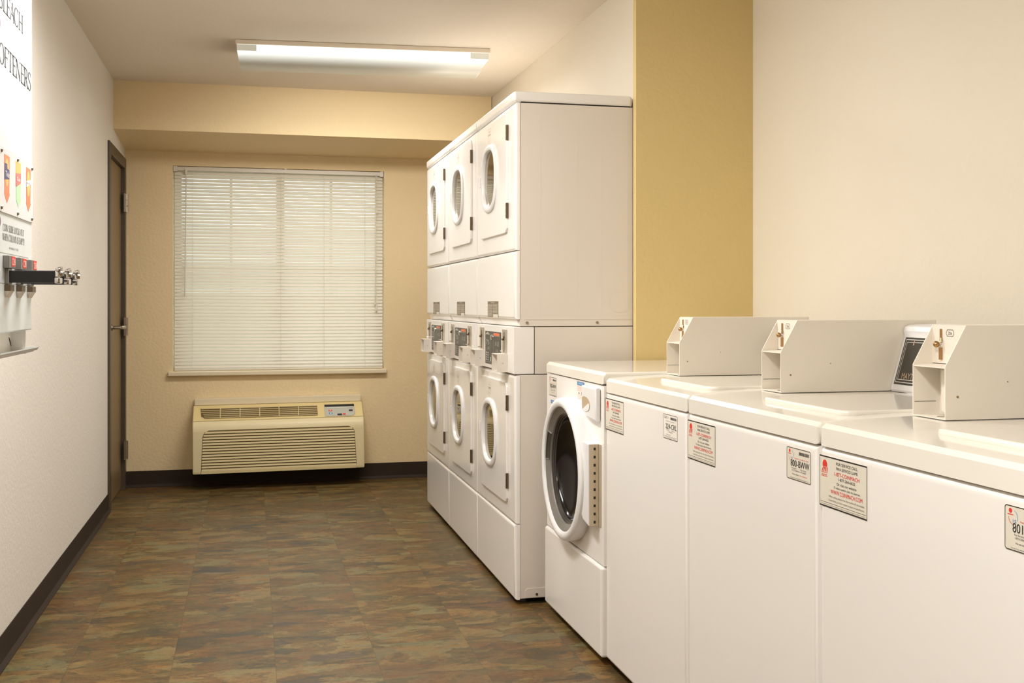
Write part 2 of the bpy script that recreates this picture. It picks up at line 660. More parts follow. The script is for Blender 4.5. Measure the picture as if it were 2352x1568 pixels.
def _glyph(ch):
    S = []

    def ln(x0, z0, x1, z1, wd):
        S.append([(x0, z0, wd), (x1, z1, wd)])

    def sf(x, z, wd=0.28):
        ln(x - wd / 2, z, x + wd / 2, z, TN * 0.8)

    def stem_(x):
        ln(x, 0, x, 1, TH)
        sf(x, 0.02)
        sf(x, 0.98)
    w_ = 0.7
    if ch in 'BDEFHIKLNPRMT':
        if ch not in 'NMT':
            stem_(0.15)
    if ch == 'I': w_ = 0.32
    if ch in 'EFL':
        w_ = 0.6
        if ch != 'L':
            ln(0.15, 0.98, 0.6, 0.98, TN); ln(0.58, 0.99, 0.6, 0.8, TN); ln(0.15, 0.52, 0.46, 0.52, TN); ln(0.46, 0.6, 0.46, 0.42, TN)
        if ch != 'F':
            ln(0.15, 0.02, 0.62, 0.02, TN); ln(0.6, 0.02, 0.64, 0.22, TN)
    if ch == 'H':
        w_ = 0.85
        stem_(0.7); ln(0.15, 0.5, 0.7, 0.5, TN)
    if ch == 'B':
        S.append([(0.15, .98, TN)] + _arc(0.33, 0.75, 0.22, 0.23, 90, -90, TN, TH) + [(0.15, .52, TN)])
        S.append([(0.15, .52, TN)] + _arc(0.35, 0.27, 0.25, 0.25, 90, -90, TN, TH) + [(0.15, .02, TN)])
    if ch in 'PR':
        S.append([(0.15, .98, TN)] + _arc(0.35, 0.74, 0.23, 0.24, 90, -90, TN, TH) + [(0.15, .5, TN)])
        if ch == 'R':
            ln(0.35, 0.5, 0.68, 0.02, TH); sf(0.7, 0.02, .18)
    if ch == 'D':
        w_ = 0.8
        S.append([(0.15, .98, TN)] + _arc(0.35, 0.5, 0.36, 0.48, 90, -90, TN, TH) + [(0.15, .02, TN)])
    if ch == 'A':
        ln(0.06, 0.02, 0.36, 1, TN); ln(0.36, 1, 0.68, 0.02, TH); ln(0.17, 0.36, 0.56, 0.36, TN); sf(0.06, .02, .2); sf(0.68, .02, .24)
    if ch in 'CO':
        w_ = 0.82
        if ch == 'O':
            S.append(_arc(0.41, 0.5, 0.34, 0.49, 0, 360, TN, TH, 28))
        else:
            S.append(_arc(0.43, 0.5, 0.36, 0.49, 48, 312, TN, TH, 24)); ln(.68, .98, .68, .72, TN); ln(.68, .28, .68, .02, TN)
    if ch == 'S':
        w_ = 0.6
        P = _arc(0.32, 0.74, 0.2, 0.24, 40, 230, TN, TH * .8, 12) + [(0.32, 0.5, TH)] + [p for p in _arc(0.3, 0.26, 0.22, 0.24, 50, -140, TN, TH * .8, 12)]
        S.append(P); ln(.5, .98, .5, .75, TN); ln(.09, .02, .09, .27, TN)
    if ch == 'T':
        ln(.36, 0, .36, 1, TH); sf(.36, .02); ln(.04, .98, .68, .98, TN); ln(.05, .98, .05, .78, TN); ln(.67, .98, .67, .78, TN)
    if ch == 'N':
        w_ = .85
        ln(.13, 0, .13, 1, TN); ln(.72, 0, .72, 1, TN); ln(.1, 1, .72, 0, TH); sf(.13, .02, .22); sf(.72, .98, .22)
    if ch == 'M':
        w_ = 1.0
        ln(.12, 0, .12, 1, TN); ln(.86, 0, .86, 1, TH); ln(.12, 1, .48, .05, TH); ln(.48, .05, .86, 1, TN); sf(.12, .02, .2); sf(.86, .02, .24)
    if ch == 'W':
        w_ = 1.05
        ln(.05, 1, .3, 0, TH); ln(.3, 0, .52, 1, TN); ln(.52, 1, .76, 0, TH); ln(.76, 0, 1, 1, TN); sf(.05, .98, .2); sf(1, .98, .2)
    if ch == 'U':
        w_ = .8
        S.append([(.15, 1, TH), (.15, .35, TH)] + _arc(.4, .3, .25, .29, 180, 360, TN, TH * .7, 12) + [(.65, 1, TN)]); sf(.15, .98); sf(.65, .98, .2)
    if ch == 'K':
        ln(.15, .4, .6, .98, TN); ln(.3, .58, .68, .02, TH); sf(.62, .98, .2); sf(.68, .02, .2)
    if ch == 'Y':
        ln(.05, 1, .36, .48, TH); ln(.36, .48, .66, 1, TN); ln(.36, 0, .36, .5, TH); sf(.36, .02); sf(.05, .98, .2); sf(.66, .98, .2)
    if ch == ' ': w_ = .35
    return S, w_


def serif(bm, s, x0, x1, z0, h, y):
    tot = sum(_glyph(c)[1] for c in s)
    k = (x1 - x0) / tot
    x = x0
    for c in s:
        S, w_ = _glyph(c)
        for P in S:
            L_ = []
            for i, (px, pz, pw) in enumerate(P):
                a = P[max(0, i - 1)]
                b2 = P[min(len(P) - 1, i + 1)]
                dx, dz = b2[0] - a[0], b2[1] - a[1]
                d = math.hypot(dx, dz) or 1
                nx, nz = -dz / d, dx / d
                L_.append((bm.verts.new((x + (px + nx * pw / 2) * k, y, z0 + (pz + nz * pw / 2) * h)),
                           bm.verts.new((x + (px - nx * pw / 2) * k, y, z0 + (pz - nz * pw / 2) * h))))
            for a, b2 in zip(L_, L_[1:]):
                bm.faces.new((a[0], b2[0], b2[1], a[1]))
        x += w_ * k


def flat(bm, x0, x1, z0, z1, y, mi=0):
    f = bm.faces.new([bm.verts.new(p) for p in ((x0, y, z0), (x1, y, z0), (x1, y, z1), (x0, y, z1))])
    f.material_index = mi


def poly(bm, pts, y, mi=0):
    f = bm.faces.new([bm.verts.new((p[0], y, p[1])) for p in pts])
    f.material_index = mi


# ------------------------------------------------------------------ the room
XL, XR, YF, YN, ZC = -0.75, 1.895, 7.0, -2.6, 2.372
XA, YA = 1.415, 3.893           # furred-out wall behind the dryers starts here
bm = B(); box(bm, XL - .15, XR + .15, YN - .15, YF + .15, -0.1, 0); struct('floor', bm, 'floor', smooth=False)
bm = B(); box(bm, XL - .15, XR + .15, YN - .15, YF + .15, ZC, ZC + .1); struct('ceiling', bm, 'ceiling', smooth=False)
# left wall with the door opening
DY0, DY1, DZ = 6.23, 6.93, 1.955
bm = B()
box(bm, XL - .15, XL, YN, DY0, 0, ZC); box(bm, XL - .15, XL, DY0, DY1, DZ, ZC); box(bm, XL - .15, XL, DY1, YF, 0, ZC)
struct('wall_left', bm, 'wall_left', smooth=False)
bm = B(); box(bm, XR, XR + .15, YN, YF, 0, ZC); struct('wall_right', bm, 'wall_cream', smooth=False)
bm = B(); box(bm, XL - .15, XR + .15, YN - .15, YN, 0, ZC); struct('wall_near', bm, 'wall_cream', smooth=False)
# furred wall: gold end face, cream side
t = B()
prism(t, [(XA, YA), (XR, YA), (XR, YF), (1.415, YF), (1.43, 3.926), (XA, 3.926)], 'z', 0, ZC)
t.faces.ensure_lookup_table()
for f in t.faces:
    f.material_index = 1 if f.calc_center_median().y < 3.92 else 0
struct('wall_alcove', t, ['wall_cream', 'wall_gold'], smooth=False)
# far wall with window opening
WX0, WX1, WZ0, WZ1 = -0.469, 0.8306, 0.705, 1.972
bm = B()
box(bm, XL - .15, WX0, YF, YF + .16, 0, ZC); box(bm, WX1, XR + .15, YF, YF + .16, 0, ZC)
box(bm, WX0, WX1, YF, YF + .16, 0, WZ0); box(bm, WX0, WX1, YF, YF + .16, WZ1, ZC)
struct('wall_far', bm, 'wall_tan', smooth=False)
# soffit across the far end, its underside falling a little toward the window
bm = B()
prism(bm, [(6.434, 2.100), (YF, 2.058), (YF, ZC), (6.434, ZC)], 'x', XL, 1.414)
struct('wall_soffit', bm, 'wall_tan', smooth=False)


def baseboard(name, pts):
    """run of coved vinyl base; pts in plan, room on the right-hand side"""
    bm = B()
    for (a, b2) in zip(pts, pts[1:]):
        d = Vector((b2[0] - a[0], b2[1] - a[1], 0)); L_ = d.length
        t = B()
        prism(t, [(0, 0), (0, .1), (.003, .1), (.0035, .018), (.014, .003), (.014, 0)], 'x', 0, L_)
        ang = math.atan2(d.y, d.x)
        bmesh.ops.transform(t, matrix=Matrix.Translation((a[0], a[1], 0)) @ Matrix.Rotation(ang, 4, 'Z'), verts=t.verts)
        merge(bm, t)
    bmesh.ops.recalc_face_normals(bm, faces=bm.faces)
    struct(name, bm, 'baseboard')


baseboard('baseboard_left', [(XL, 6.19), (XL, YN)])
baseboard('baseboard_far', [(1.413, YF), (XL, YF)])
baseboard('baseboard_right', [(XR, YN), (XR, YA), (XA, YA)])

# window
win = B()
for a in ((WX0, WX0 + .045, WZ0, WZ1), (WX1 - .045, WX1, WZ0, WZ1), (WX0 + .045, WX1 - .045, WZ1 - .045, WZ1), (WX0 + .045, WX1 - .045, WZ0, WZ0 + .045)):
    box(win, a[0], a[1], YF + .07, YF + .14, a[2], a[3])
wo = struct('window_1', win, 'vinyl', smooth=False)
bm = B(); box(bm, .155, .205, YF + .08, YF + .13, WZ0 + .045, WZ1 - .045); struct('meeting_rail', bm, 'vinyl', wo)
bm = B()
for x in (-.125, .50):
    box(bm, x - .008, x + .008, YF + .10, YF + .115, WZ0 + .045, WZ1 - .045)
for z in (1.34, ):
    box(bm, WX0 + .045, .155, YF + .10, YF + .115, z - .008, z + .008); box(bm, .205, WX1 - .045, YF + .10, YF + .115, z - .008, z + .008)
struct('muntin_grid', bm, 'vinyl', wo)
for x0, x1 in ((WX0 + .045, .155), (.205, WX1 - .045)):
    bm = B(); box(bm, x0, x1, YF + .105, YF + .109, WZ0 + .045, WZ1 - .045); struct('window_pane', bm, 'pane', wo, smooth=False)
bm = B(); box(bm, WX0 - .028, WX1 + .014, YF - .035, YF + .07, WZ0 - .028, WZ0 - .0005, .006)
struct('window_sill', bm, 'sill', wo)
bm = B(); box(bm, -9, 9, YF + .3, YF + 20, -.25, -.2)
o = obj('ground_outside', bm, 'lawn', smooth=False); o['kind'] = 'structure'

# door in the left wall
bm = B(); box(bm, XL - .05, XL - .012, DY0 + .02, DY1 - .02, .012, DZ - .02, .002, 1)
door = struct('door_1', bm, 'door_paint')
bm = B()
for (a, b2, c, d) in ((DY0 - .045, DY0 + .018, 0, DZ + .045), (DY1 - .018, DY1 + .045, 0, DZ + .045), (DY0 + .018, DY1 - .018, DZ - .018, DZ + .045)):
    box(bm, XL - .13, XL + .012, a, b2, c, d, .003, 1)
struct('door_frame', bm, 'door_frame', door)
for z in (1.728, .984, .241):
    bm = B()
    cyl(bm, (XL + .018, DY1 - .006, z - .055), (XL + .018, DY1 - .006, z + .055), .010, n=12)
    box(bm, XL + .008, XL + .016, DY1 - .055, DY1 + .036, z - .055, z + .055)
    for k in (-.018, .018):
        box(bm, XL + .016, XL + .0285, DY1 - .018, DY1 + .006, z + k - .0012, z + k + .0012)
    struct('door_hinge', bm, 'nickel', door)
bm = B()
zh, yh = 0.991, 6.30
cyl(bm, (XL - .012, yh, zh), (XL + .004, yh, zh), .033, .030, 24)
cyl(bm, (XL + .004, yh, zh), (XL + .014, yh, zh), .018, .016, 18)
cyl(bm, (XL + .014, yh, zh), (XL + .06, yh, zh), .010, n=14)
tube(bm, [(XL + .055, yh - .004, zh), (XL + .066, yh + .02, zh), (XL + .062, yh + .115, zh)], .0095, 12)
box(bm, XL + .0, XL + .002, yh - .01, yh + .01, zh + .034, zh + .05)
struct('door_handle', bm, 'nickel', door)

# ------------------------------------------------------------------ blind
bl = thing('window_blind', 'closed off-white horizontal slat blind covering the far window', 'blind', (0, YF, WZ0))
X0, X1 = WX0 + .006, WX1 - .006
H = WZ1 - WZ0
bm = B(); box(bm, X0, X1, .008, .036, H - .028, H - .003, .002, 1)
box(bm, X0 - .003, X0 + .02, .004, .038, H - .034, H - .001); box(bm, X1 - .02, X1 + .003, .004, .038, H - .034, H - .001)
obj('head_rail', bm, 'slat', bl)
bm = B()
ns = 57
zt, zb = H - .045, .028
til = math.radians(57.5)
for i in range(ns):
    zc = zt + (zb - zt) * i / (ns - 1)
    j = random.uniform(-.03, .03)
    P = []
    for k in range(5):
        s = (k - 2) / 2
        d = .0127 * s
        cr = .0022 * (1 - s * s)
        a = til + j
        # lower edge leans to the room
        P.append((.022 + d * math.cos(a) - cr * math.sin(a), zc + d * math.sin(a) + cr * math.cos(a)))
    A = [bm.verts.new((X0 + .003, p[0], p[1])) for p in P]
    Bv = [bm.verts.new((X1 - .003, p[0], p[1])) for p in P]
    for k in range(4):
        bm.faces.new((A[k], Bv[k], Bv[k + 1], A[k + 1]))
obj('slats', bm, 'slat', bl, ang=60)
bm = B(); box(bm, X0 + .002, X1 - .002, .012, .034, .001, .014, .003); obj('bottom_rail', bm, 'slat', bl)
for x in (-.352, .182, .45, .708):
    bm = B()
    for y in (.006, .036):
        cyl(bm, (x, y, .012), (x, y, H - .03), .0008, n=6)
    obj('ladder_cord', bm, 'cord', bl)
bm = B(); tube(bm, [(-.39, -.002, H - .03), (-.39, -.004, H - .05), (-.398, -.006, .46)], .0035, 6)
box(bm, -.396, -.384, -.008, .01, H - .05, H - .02)
obj('tilt_wand', bm, 'cord', bl)
bm = B()
tube(bm, [(.775, .0, H - .02), (.776, -.004, H - .25), (.772, -.006, .44)], .0018, 6)
tube(bm, [(.785, .0, H - .02), (.779, -.004, H - .25), (.780, -.006, .40)], .0018, 6)
cyl(bm, (.772, -.006, .44), (.772, -.006, .415), .004, .008, 10)
cyl(bm, (.780, -.006, .40), (.780, -.006, .375), .004, .008, 10)
cyl(bm, (.785, -.004, H - .27), (.779, -.004, H - .235), .007, .003, 10)
obj('lift_cord', bm, 'cord', bl)
bm = B(); ball(bm, (.21, .004, H + .0), .007, sc_=(1.2, .6, .8)); obj('hold_down_clip', bm, 'plastic', bl)

# ------------------------------------------------------------------ air conditioner
ac = thing('wall_air_conditioner', 'cream through-wall air conditioner with louvred front below the blind', 'air conditioner', (.171, YF, .10))
ac.rotation_euler = (0, -.008, 0)   # hangs very slightly out of level
hw = .513
shell = [(-.001, .0), (-.19, .0), (-.222, .004), (-.228, .02), (-.222, .25), (-.216, .285), (-.20, .306), (-.17, .325), (-.085, .392), (-.07, .398), (-.001, .400)]
bm = B(); prism(bm, shell, 'x', -hw, hw, .008, 3); obj('front_shell', bm, 'ac', ac)
bm = B(); prism(bm, [(-.172, .3255), (-.186, .318), (-.186, .3195), (-.172, .3275), (-.0855, .3945), (-.072, .4003), (-.07, .3985), (-.0845, .3925)], 'x', -hw + .004, hw - .004); obj('top_cap', bm, 'ac_top', ac)
bm = B(); box(bm, -hw + .006, hw - .002, -.05, -.001, .400, .441, .003, 1)
obj('wall_sleeve', bm, 'sill', ac)
# lower louvre: dark recess plate plus slats, round upper corners
bm = B()
zl0, zl1, xl = .022, .262, .462


def half_w(z):
    d = z - (zl1 - .035)
    if d <= 0: return xl - .012 * (z - zl0) / (zl1 - zl0)
    return xl - .012 - .035 * (1 - math.sqrt(max(0, 1 - (d / .035) ** 2)))


def shy(z):
    return -.228 + .006 * (z - .02) / .23 if z < .25 else -.222 + .006 * (z - .25) / .035


N_ = 24
L_ = [(half_w(zl0 + (zl1 - zl0) * k / N_), zl0 + (zl1 - zl0) * k / N_) for k in range(N_ + 1)]
for (a, za), (b2, zb2) in zip(L_, L_[1:]):
    f = bm.faces.new([bm.verts.new(p) for p in ((-a - .0015, shy(za) - .0012, za), (a + .0015, shy(za) - .0012, za), (b2 + .0015, shy(zb2) - .0012, zb2 + .002), (-b2 - .0015, shy(zb2) - .0012, zb2 + .002))])
louv = obj('louvre_recess', bm, 'ac_dark', ac, smooth=False)
bm = B()
nl = 14
for k in range(nl):
    z0 = zl0 + (zl1 - zl0) * k / nl
    z1 = z0 + (zl1 - zl0) / nl - .0056
    wv_ = half_w(z1)
    y = shy(z0)
    a0_, a1_ = half_w(z0) - .001, half_w(z1) - .001
    t = B()
    vs = [t.verts.new(v) for v in ((-a0_, y, z0), (a0_, y, z0), (-a0_, y - .007, z0 + .001), (a0_, y - .007, z0 + .001), (-a1_, y, z1), (a1_, y, z1), (-a1_, y - .004, z1), (a1_, y - .004, z1))]
    for q in ((0, 1, 3, 2), (2, 3, 7, 6), (4, 6, 7, 5), (0, 4, 5, 1), (0, 2, 6, 4), (1, 5, 7, 3)):
        t.faces.new([vs[i] for i in q])
    bmesh.ops.recalc_face_normals(t, faces=t.faces)
    merge(bm, t)
prism(bm, [(-.2275, .004), (-.236, .006), (-.236, .0225), (-.2275, .0225)], 'x', -xl, xl)
obj('louvre_slats', bm, 'ac_slat', louv)


# upper grille on the sloping face; u runs up the slope
def sl(u, d=0):
    y = -.186 + (.10) * u; z = .3165 + .077 * u
    nrm = Vector((0, -.077, .10)).normalized()
    return y + nrm.y * d, z + nrm.z * d


bm = B()
gx0, gx1 = -.468, .232
u0, u1 = .16, .86
p = []
for (x, u) in ((gx0 + .035, u0), (gx1, u0), (gx1, u1), (gx0, u1), (gx0 + .006, u0 + .16)):
    y, z = sl(u, .004); p.append(bm.verts.new((x, y, z)))
bm.faces.new(p)
gr = obj('air_outlet', bm, 'ac_dark', ac, smooth=False)
bm = B()
for k in range(6):
    u = u0 + .03 + (u1 - u0 - .06) * k / 5
    y, z = sl(u, .004)
    sh = .02 * (1 - k / 5) if k < 3 else 0
    box(bm, gx0 + sh + .004, gx1 - .001, y - .004, y + .002, z - .001, z + .003)
for k in range(1, 6):
    x = gx0 + (gx1 - gx0) * k / 6 + .0
    (ya, za), (yb, zb3) = sl(u0, .008), sl(u1, .008)
    prism(bm, [(ya, za), (ya + .004, za - .006), (yb + .004, zb3 - .006), (yb, zb3)], 'x', x - .0022, x + .0022)
obj('outlet_bars', bm, 'ac_slat', gr)
bm = B()
p = []
for (x, u) in ((.275, .05), (.445, .05), (.462, .2), (.462, .88), (.275, .88)):
    y, z = sl(u, .0045); p.append(bm.verts.new((x, y, z)))
bm.faces.new(p)
cp = obj('control_panel', bm, 'keypad', ac, smooth=False)


def slq(bm, x0, x1, ua, ub, mi, d=.0055):
    p = []
    for (x, u) in ((x0, ua), (x1, ua), (x1, ub), (x0, ub)):
        y, z = sl(u, d); p.append(bm.verts.new((x, y, z)))
    f = bm.faces.new(p); f.material_index = mi


bm = B(); slq(bm, .277, .46, .72, .88, 0); slq(bm, .29, .45, .62, .68, 1); slq(bm, .425, .448, .36, .48, 0); slq(bm, .352, .38, .09, .21, 0)
obj('display', bm, ['dark', 'chrome'], cp, smooth=False)
for (xa, xb, ua, ub, mm) in ((.30, .322, .40, .5, 'ink_red'), (.301, .323, .19, .3, 'ink_blue'), (.386, .402, .11, .22, 'ink_red')):
    bm = B(); slq(bm, xa, xb, ua, ub, 0)
    if xa < .35: slq(bm, xa + .006, xb - .006, ua + .03, ub - .03, 1, .006)
    obj('button', bm, [mm, 'ink_white'], cp, smooth=False)

# ------------------------------------------------------------------ ceiling lights
LL = 1.212


def ceiling_light(label, x, y, rz, power):
    r = thing('ceiling_light', label, 'ceiling light', (x, y, ZC), rz, 'fluorescent wraparound lights')
    bm = B(); box(bm, -LL / 2 - .002, LL / 2 + .002, -.006, .276, -.022, -.0005, .002, 1)
    obj('housing', bm, 'lamp_white', r)
    prof = [(0.0, -.022), (-.001, -.055), (.012, -.078), (.05, -.103), (.09, -.112), (.18, -.112), (.22, -.103), (.258, -.078), (.271, -.055), (.27, -.022)]
    bm = B()
    A, Bv, A2, B2 = [], [], [], []
    for (yy, zz) in prof:
        tp = .045 * (max(0, (-zz - .055)) / .057)
        A.append(bm.verts.new((-LL / 2 + .006 + tp * .15, yy, zz)))
        Bv.append(bm.verts.new((LL / 2 - .006 - tp, yy, zz)))
    for k in range(len(prof) - 1):
        bm.faces.new((A[k], A[k + 1], Bv[k + 1], Bv[k]))
    obj('diffuser', bm, 'lens', r, ang=50)
    bm = B(); f = bm.faces.new([bm.verts.new(v) for v in [(-LL / 2 + .006 + .045 * .15 * (max(0, (-z - .055)) / .057), y_, z) for y_, z in prof]])
    obj('lens_end', bm, 'silver_dark', r, smooth=False)
    bm = B(); f = bm.faces.new([bm.verts.new(v) for v in [(LL / 2 - .006 - .045 * (max(0, (-z - .055)) / .057), y_, z) for y_, z in prof]])
    obj('lens_end', bm, 'lens_end', r, smooth=False)
    for s in (-1, 1):
        bm = B(); box(bm, s * (LL / 2 - .05) - .045, s * (LL / 2 - .05) + .045, -.0035, -.0015, -.053, -.024)
        obj('tube_shade', bm, 'lens_end', r)
    out = []
    for (yy, zz, tilt, share) in ((.135, -.120, 0, .40), (-.012, -.095, -36, .30), (.285, -.095, 36, .30)):
        a = area('lamp_glow', (0, yy, zz), power * share, 1.02, .12)
        a.rotation_euler = (math.radians(tilt), 0, 0)
        a.data.spread = math.radians(175 if tilt == 0 else 136)
        a.parent = r
    return r


ceiling_light('white wraparound fluorescent light on the ceiling before the far wall', .5332, 5.2645, math.atan2(-.092, 1.2106), P_FAR)
ceiling_light('added out-of-view fluorescent light running lengthwise over the aisle, brightening the machine fronts', .0, 3.25, PI / 2, P_MID)  # unseen fixture, added to throw light on the washer and dryer fronts
ceiling_light('added out-of-view fluorescent light running lengthwise, brightening the near end of the room', .0, 0.7, PI / 2, P_NEAR)  # another added fixture out of view, lights the nearest washers


# ------------------------------------------------------------------ labels on machines
def border(bm, x0, x1, z0, z1, y, tv, th, r=0.0, mi=0):
    """thin printed outline"""
    if r <= 0:
        flat(bm, x0, x1, z1 - th, z1, y, mi); flat(bm, x0, x1, z0, z0 + th, y, mi)
        flat(bm, x0, x0 + tv, z0 + th, z1 - th, y, mi); flat(bm, x1 - tv, x1, z0 + th, z1 - th, y, mi)
        return
    o_ = rrect((x0 + x1) / 2, (z0 + z1) / 2, x1 - x0, z1 - z0, r)
    i_ = rrect((x0 + x1) / 2, (z0 + z1) / 2, x1 - x0 - 2 * tv, z1 - z0 - 2 * th, max(.0005, r - tv))
    n = len(o_)
    ov = [bm.verts.new((p[0], y, p[1])) for p in o_]
    iv = [bm.verts.new((p[0], y, p[1])) for p in i_]
    for k in range(n):
        bm.faces.new((ov[k], ov[(k + 1) % n], iv[(k + 1) % n], iv[k])).material_index = mi


def service_label(parent, x0, z1, y):
    W, Hh = .166, .097
    z0 = z1 - Hh
    bm = B(); box(bm, x0, x0 + W, y - .0006, y, z0, z1)
    lb = obj('service_label', bm, 'label', parent, smooth=False, label='pale grey service call sticker with black border')
    ya, yb = y - .0009, y - .0012
    bm = B()
    border(bm, x0, x0 + W, z0, z1, ya, .0013, .0026)
    flat(bm, x0 + .004, x0 + W - .004, z0 + .0085, z0 + .0092, ya)
    cx = x0 + .098

    def Z(f): return z1 - f * Hh
    text(bm, 'FOR SERVICE CALL', cx, Z(.105), .0056, .074, yb)
    text(bm, 'PARA SERVICIO LLAME', cx, Z(.195), .0056, .074, yb)
    text(bm, '1-877-264-6622', cx, Z(.395), .0054, .058, yb)
    text(bm, 'Or visit our website', cx - .001, Z(.49), .0050, .068, yb)
    text(bm, 'O visite nuestro sitio de internet', cx, Z(.57), .0044, .090, yb)
    obj('lettering', bm, 'ink', lb, smooth=False)
    bm = B()
    text(bm, '1-877-COINMACH', cx, Z(.305), .0072, .086, yb)
    text(bm, 'WWW.COINMACH.COM', cx - .002, Z(.665), .0076, .110, yb)
    # shell mark: a red round head with fanned rays above a name bar
    pts = [(x0 + .0195 + .0085 * math.cos(a), z1 - .0175 + .0098 * math.sin(a)) for a in [math.radians(-20 + 220 * k / 20) for k in range(21)]]
    poly(bm, pts, ya)
    for k in range(4):
        xa = x0 + .0125 + .0046 * k
        poly(bm, [(xa, z1 - .0215), (xa + .0032, z1 - .0215), (xa + .0005 - .0015 * (2 - k), z1 - .0305), (xa - .0022 - .0015 * (2 - k), z1 - .0305)], ya)
    flat(bm, x0 + .006, x0 + .029, z1 - .0325, z1 - .0315, ya)
    flat(bm, x0 + .006, x0 + .029, z1 - .0395, z1 - .0385, ya)
    text(bm, 'coinmach', x0 + .0175, z1 - .0355, .0038, .020, yb)
    obj('red_lettering', bm, 'ink_red', lb, smooth=False)
    bm = B()
    text(bm, 'When calling, please have the machine ID # available.', cx - .002, Z(.765), .0036, .124, yb)
    text(bm, 'Cuando llame, por favor reporte el numero de identificacion.', cx - .002, Z(.84), .0036, .124, yb)
    text(bm, 'Coin laundry service by coinmach corporation, call us with any questions about this machine at any time', x0 + W / 2, z0 + .0055, .0022, W - .012, yb)
    obj('small_print', bm, 'ink_grey', lb, smooth=False)
    return lb


def id_label(parent, x0, z1, y, code, csc=False, W=.099, Hh=.0655):
    z0 = z1 - Hh
    kx, kz = W / .099, Hh / .0655
    bm = B()
    prism(bm, rrect(x0 + W / 2, (z0 + z1) / 2, W, Hh, .005), 'y', y - .0006, y)
    lb = obj('machine_number_label', bm, 'label_white' if csc else 'label', parent, smooth=False, label='small sticker numbered ' + code)
    ya, yb = y - .0009, y - .0012
    bm = B()
    border(bm, x0 + .0005, x0 + W - .0005, z0 + .0005, z1 - .0005, ya, .0011 * kx, .0013, .0048)

    def X(f): return x0 + f * W

    def Z(f): return z1 - f * Hh
    text(bm, code, X(.56), Z(.475), .0135 * kz, W * .76, yb)
    # printed bars of the item number
    rnd = random.Random(5)
    x = X(.52)
    while x < X(.93):
        w_ = rnd.choice((.0006, .0009, .0014)) * kx
        flat(bm, x, x + w_, Z(.20), Z(.10), ya)
        x += w_ + rnd.choice((.0006, .0009)) * kx
    text(bm, 'For Service:', X(.32), Z(.63), .0028 * kz, W * .2, yb)
    text(bm, 'Para Servicio:', X(.70), Z(.63), .0028 * kz, W * .24, yb)
    text(bm, '1-877-264-6622' if csc else '1-877-COINMACH or 1-877-264-6622', X(.52), Z(.70), .0030 * kz, W * (.3 if csc else .58), yb)
    text(bm, 'Visit our website at', X(.38), Z(.81), .0028 * kz, W * .28, yb)
    text(bm, 'Coinmach Corp. serves this laundry. Please report any damage at once.', X(.52), Z(.93), .0022 * kz, W * .76, yb)
    if csc:
        text(bm, 'CSC', X(.17), Z(.13), .0062, W * .2, yb)
        flat(bm, X(.05), X(.95), Z(.895), Z(.885), ya); flat(bm, X(.2), X(.8), Z(.285), Z(.275), ya)
        poly(bm, [(X(.32), Z(.17)), (X(.35), Z(.17)), (X(.35), Z(.07))], ya)
    obj('lettering', bm, 'ink', lb, smooth=False)
    if not csc:
        bm = B()
        poly(bm, [(X(.13) + .0035 * kx * math.cos(k * PI / 8), Z(.12) + .0035 * kz * math.sin(k * PI / 8)) for k in range(16)], ya)
        flat(bm, X(.07), X(.19), Z(.215), Z(.195), ya)
        A_ = [(X(.20) + .0115 * kx * math.cos(a), Z(.25) + .0115 * kz * math.sin(a)) for a in [math.radians(185 + 80 * k / 8) for k in range(9)]]
        for p, q in zip(A_, A_[1:]):
            poly(bm, [p, q, (q[0] + .0007, q[1] + .0009), (p[0] + .0009, p[1] + .0003)], ya)
        text(bm, 'Superior Laundry Services', X(.62), Z(.315), .0026 * kz, W * .56, yb)
        text(bm, 'www.coinmach.com', X(.70), Z(.81), .0028 * kz, W * .3, yb)
        obj('red_mark', bm, 'ink_red', lb, smooth=False)
        bm = B()
        A_ = [(X(.19) + .009 * kx * math.cos(a), Z(.26) + .0098 * kz * math.sin(a)) for a in [math.radians(85 - 110 * k / 10) for k in range(11)]]
        for p, q in zip(A_, A_[1:]):
            poly(bm, [p, q, (q[0] + .0008, q[1] + .0003), (p[0] + .0008, p[1] + .0003)], ya)
        text(bm, '15', X(.22), Z(.335), .0045, .007, yb)
        obj('blue_mark', bm, 'ink_blue', lb, smooth=False)
    return lb


# ------------------------------------------------------------------ top-loading washers
TLW = .650


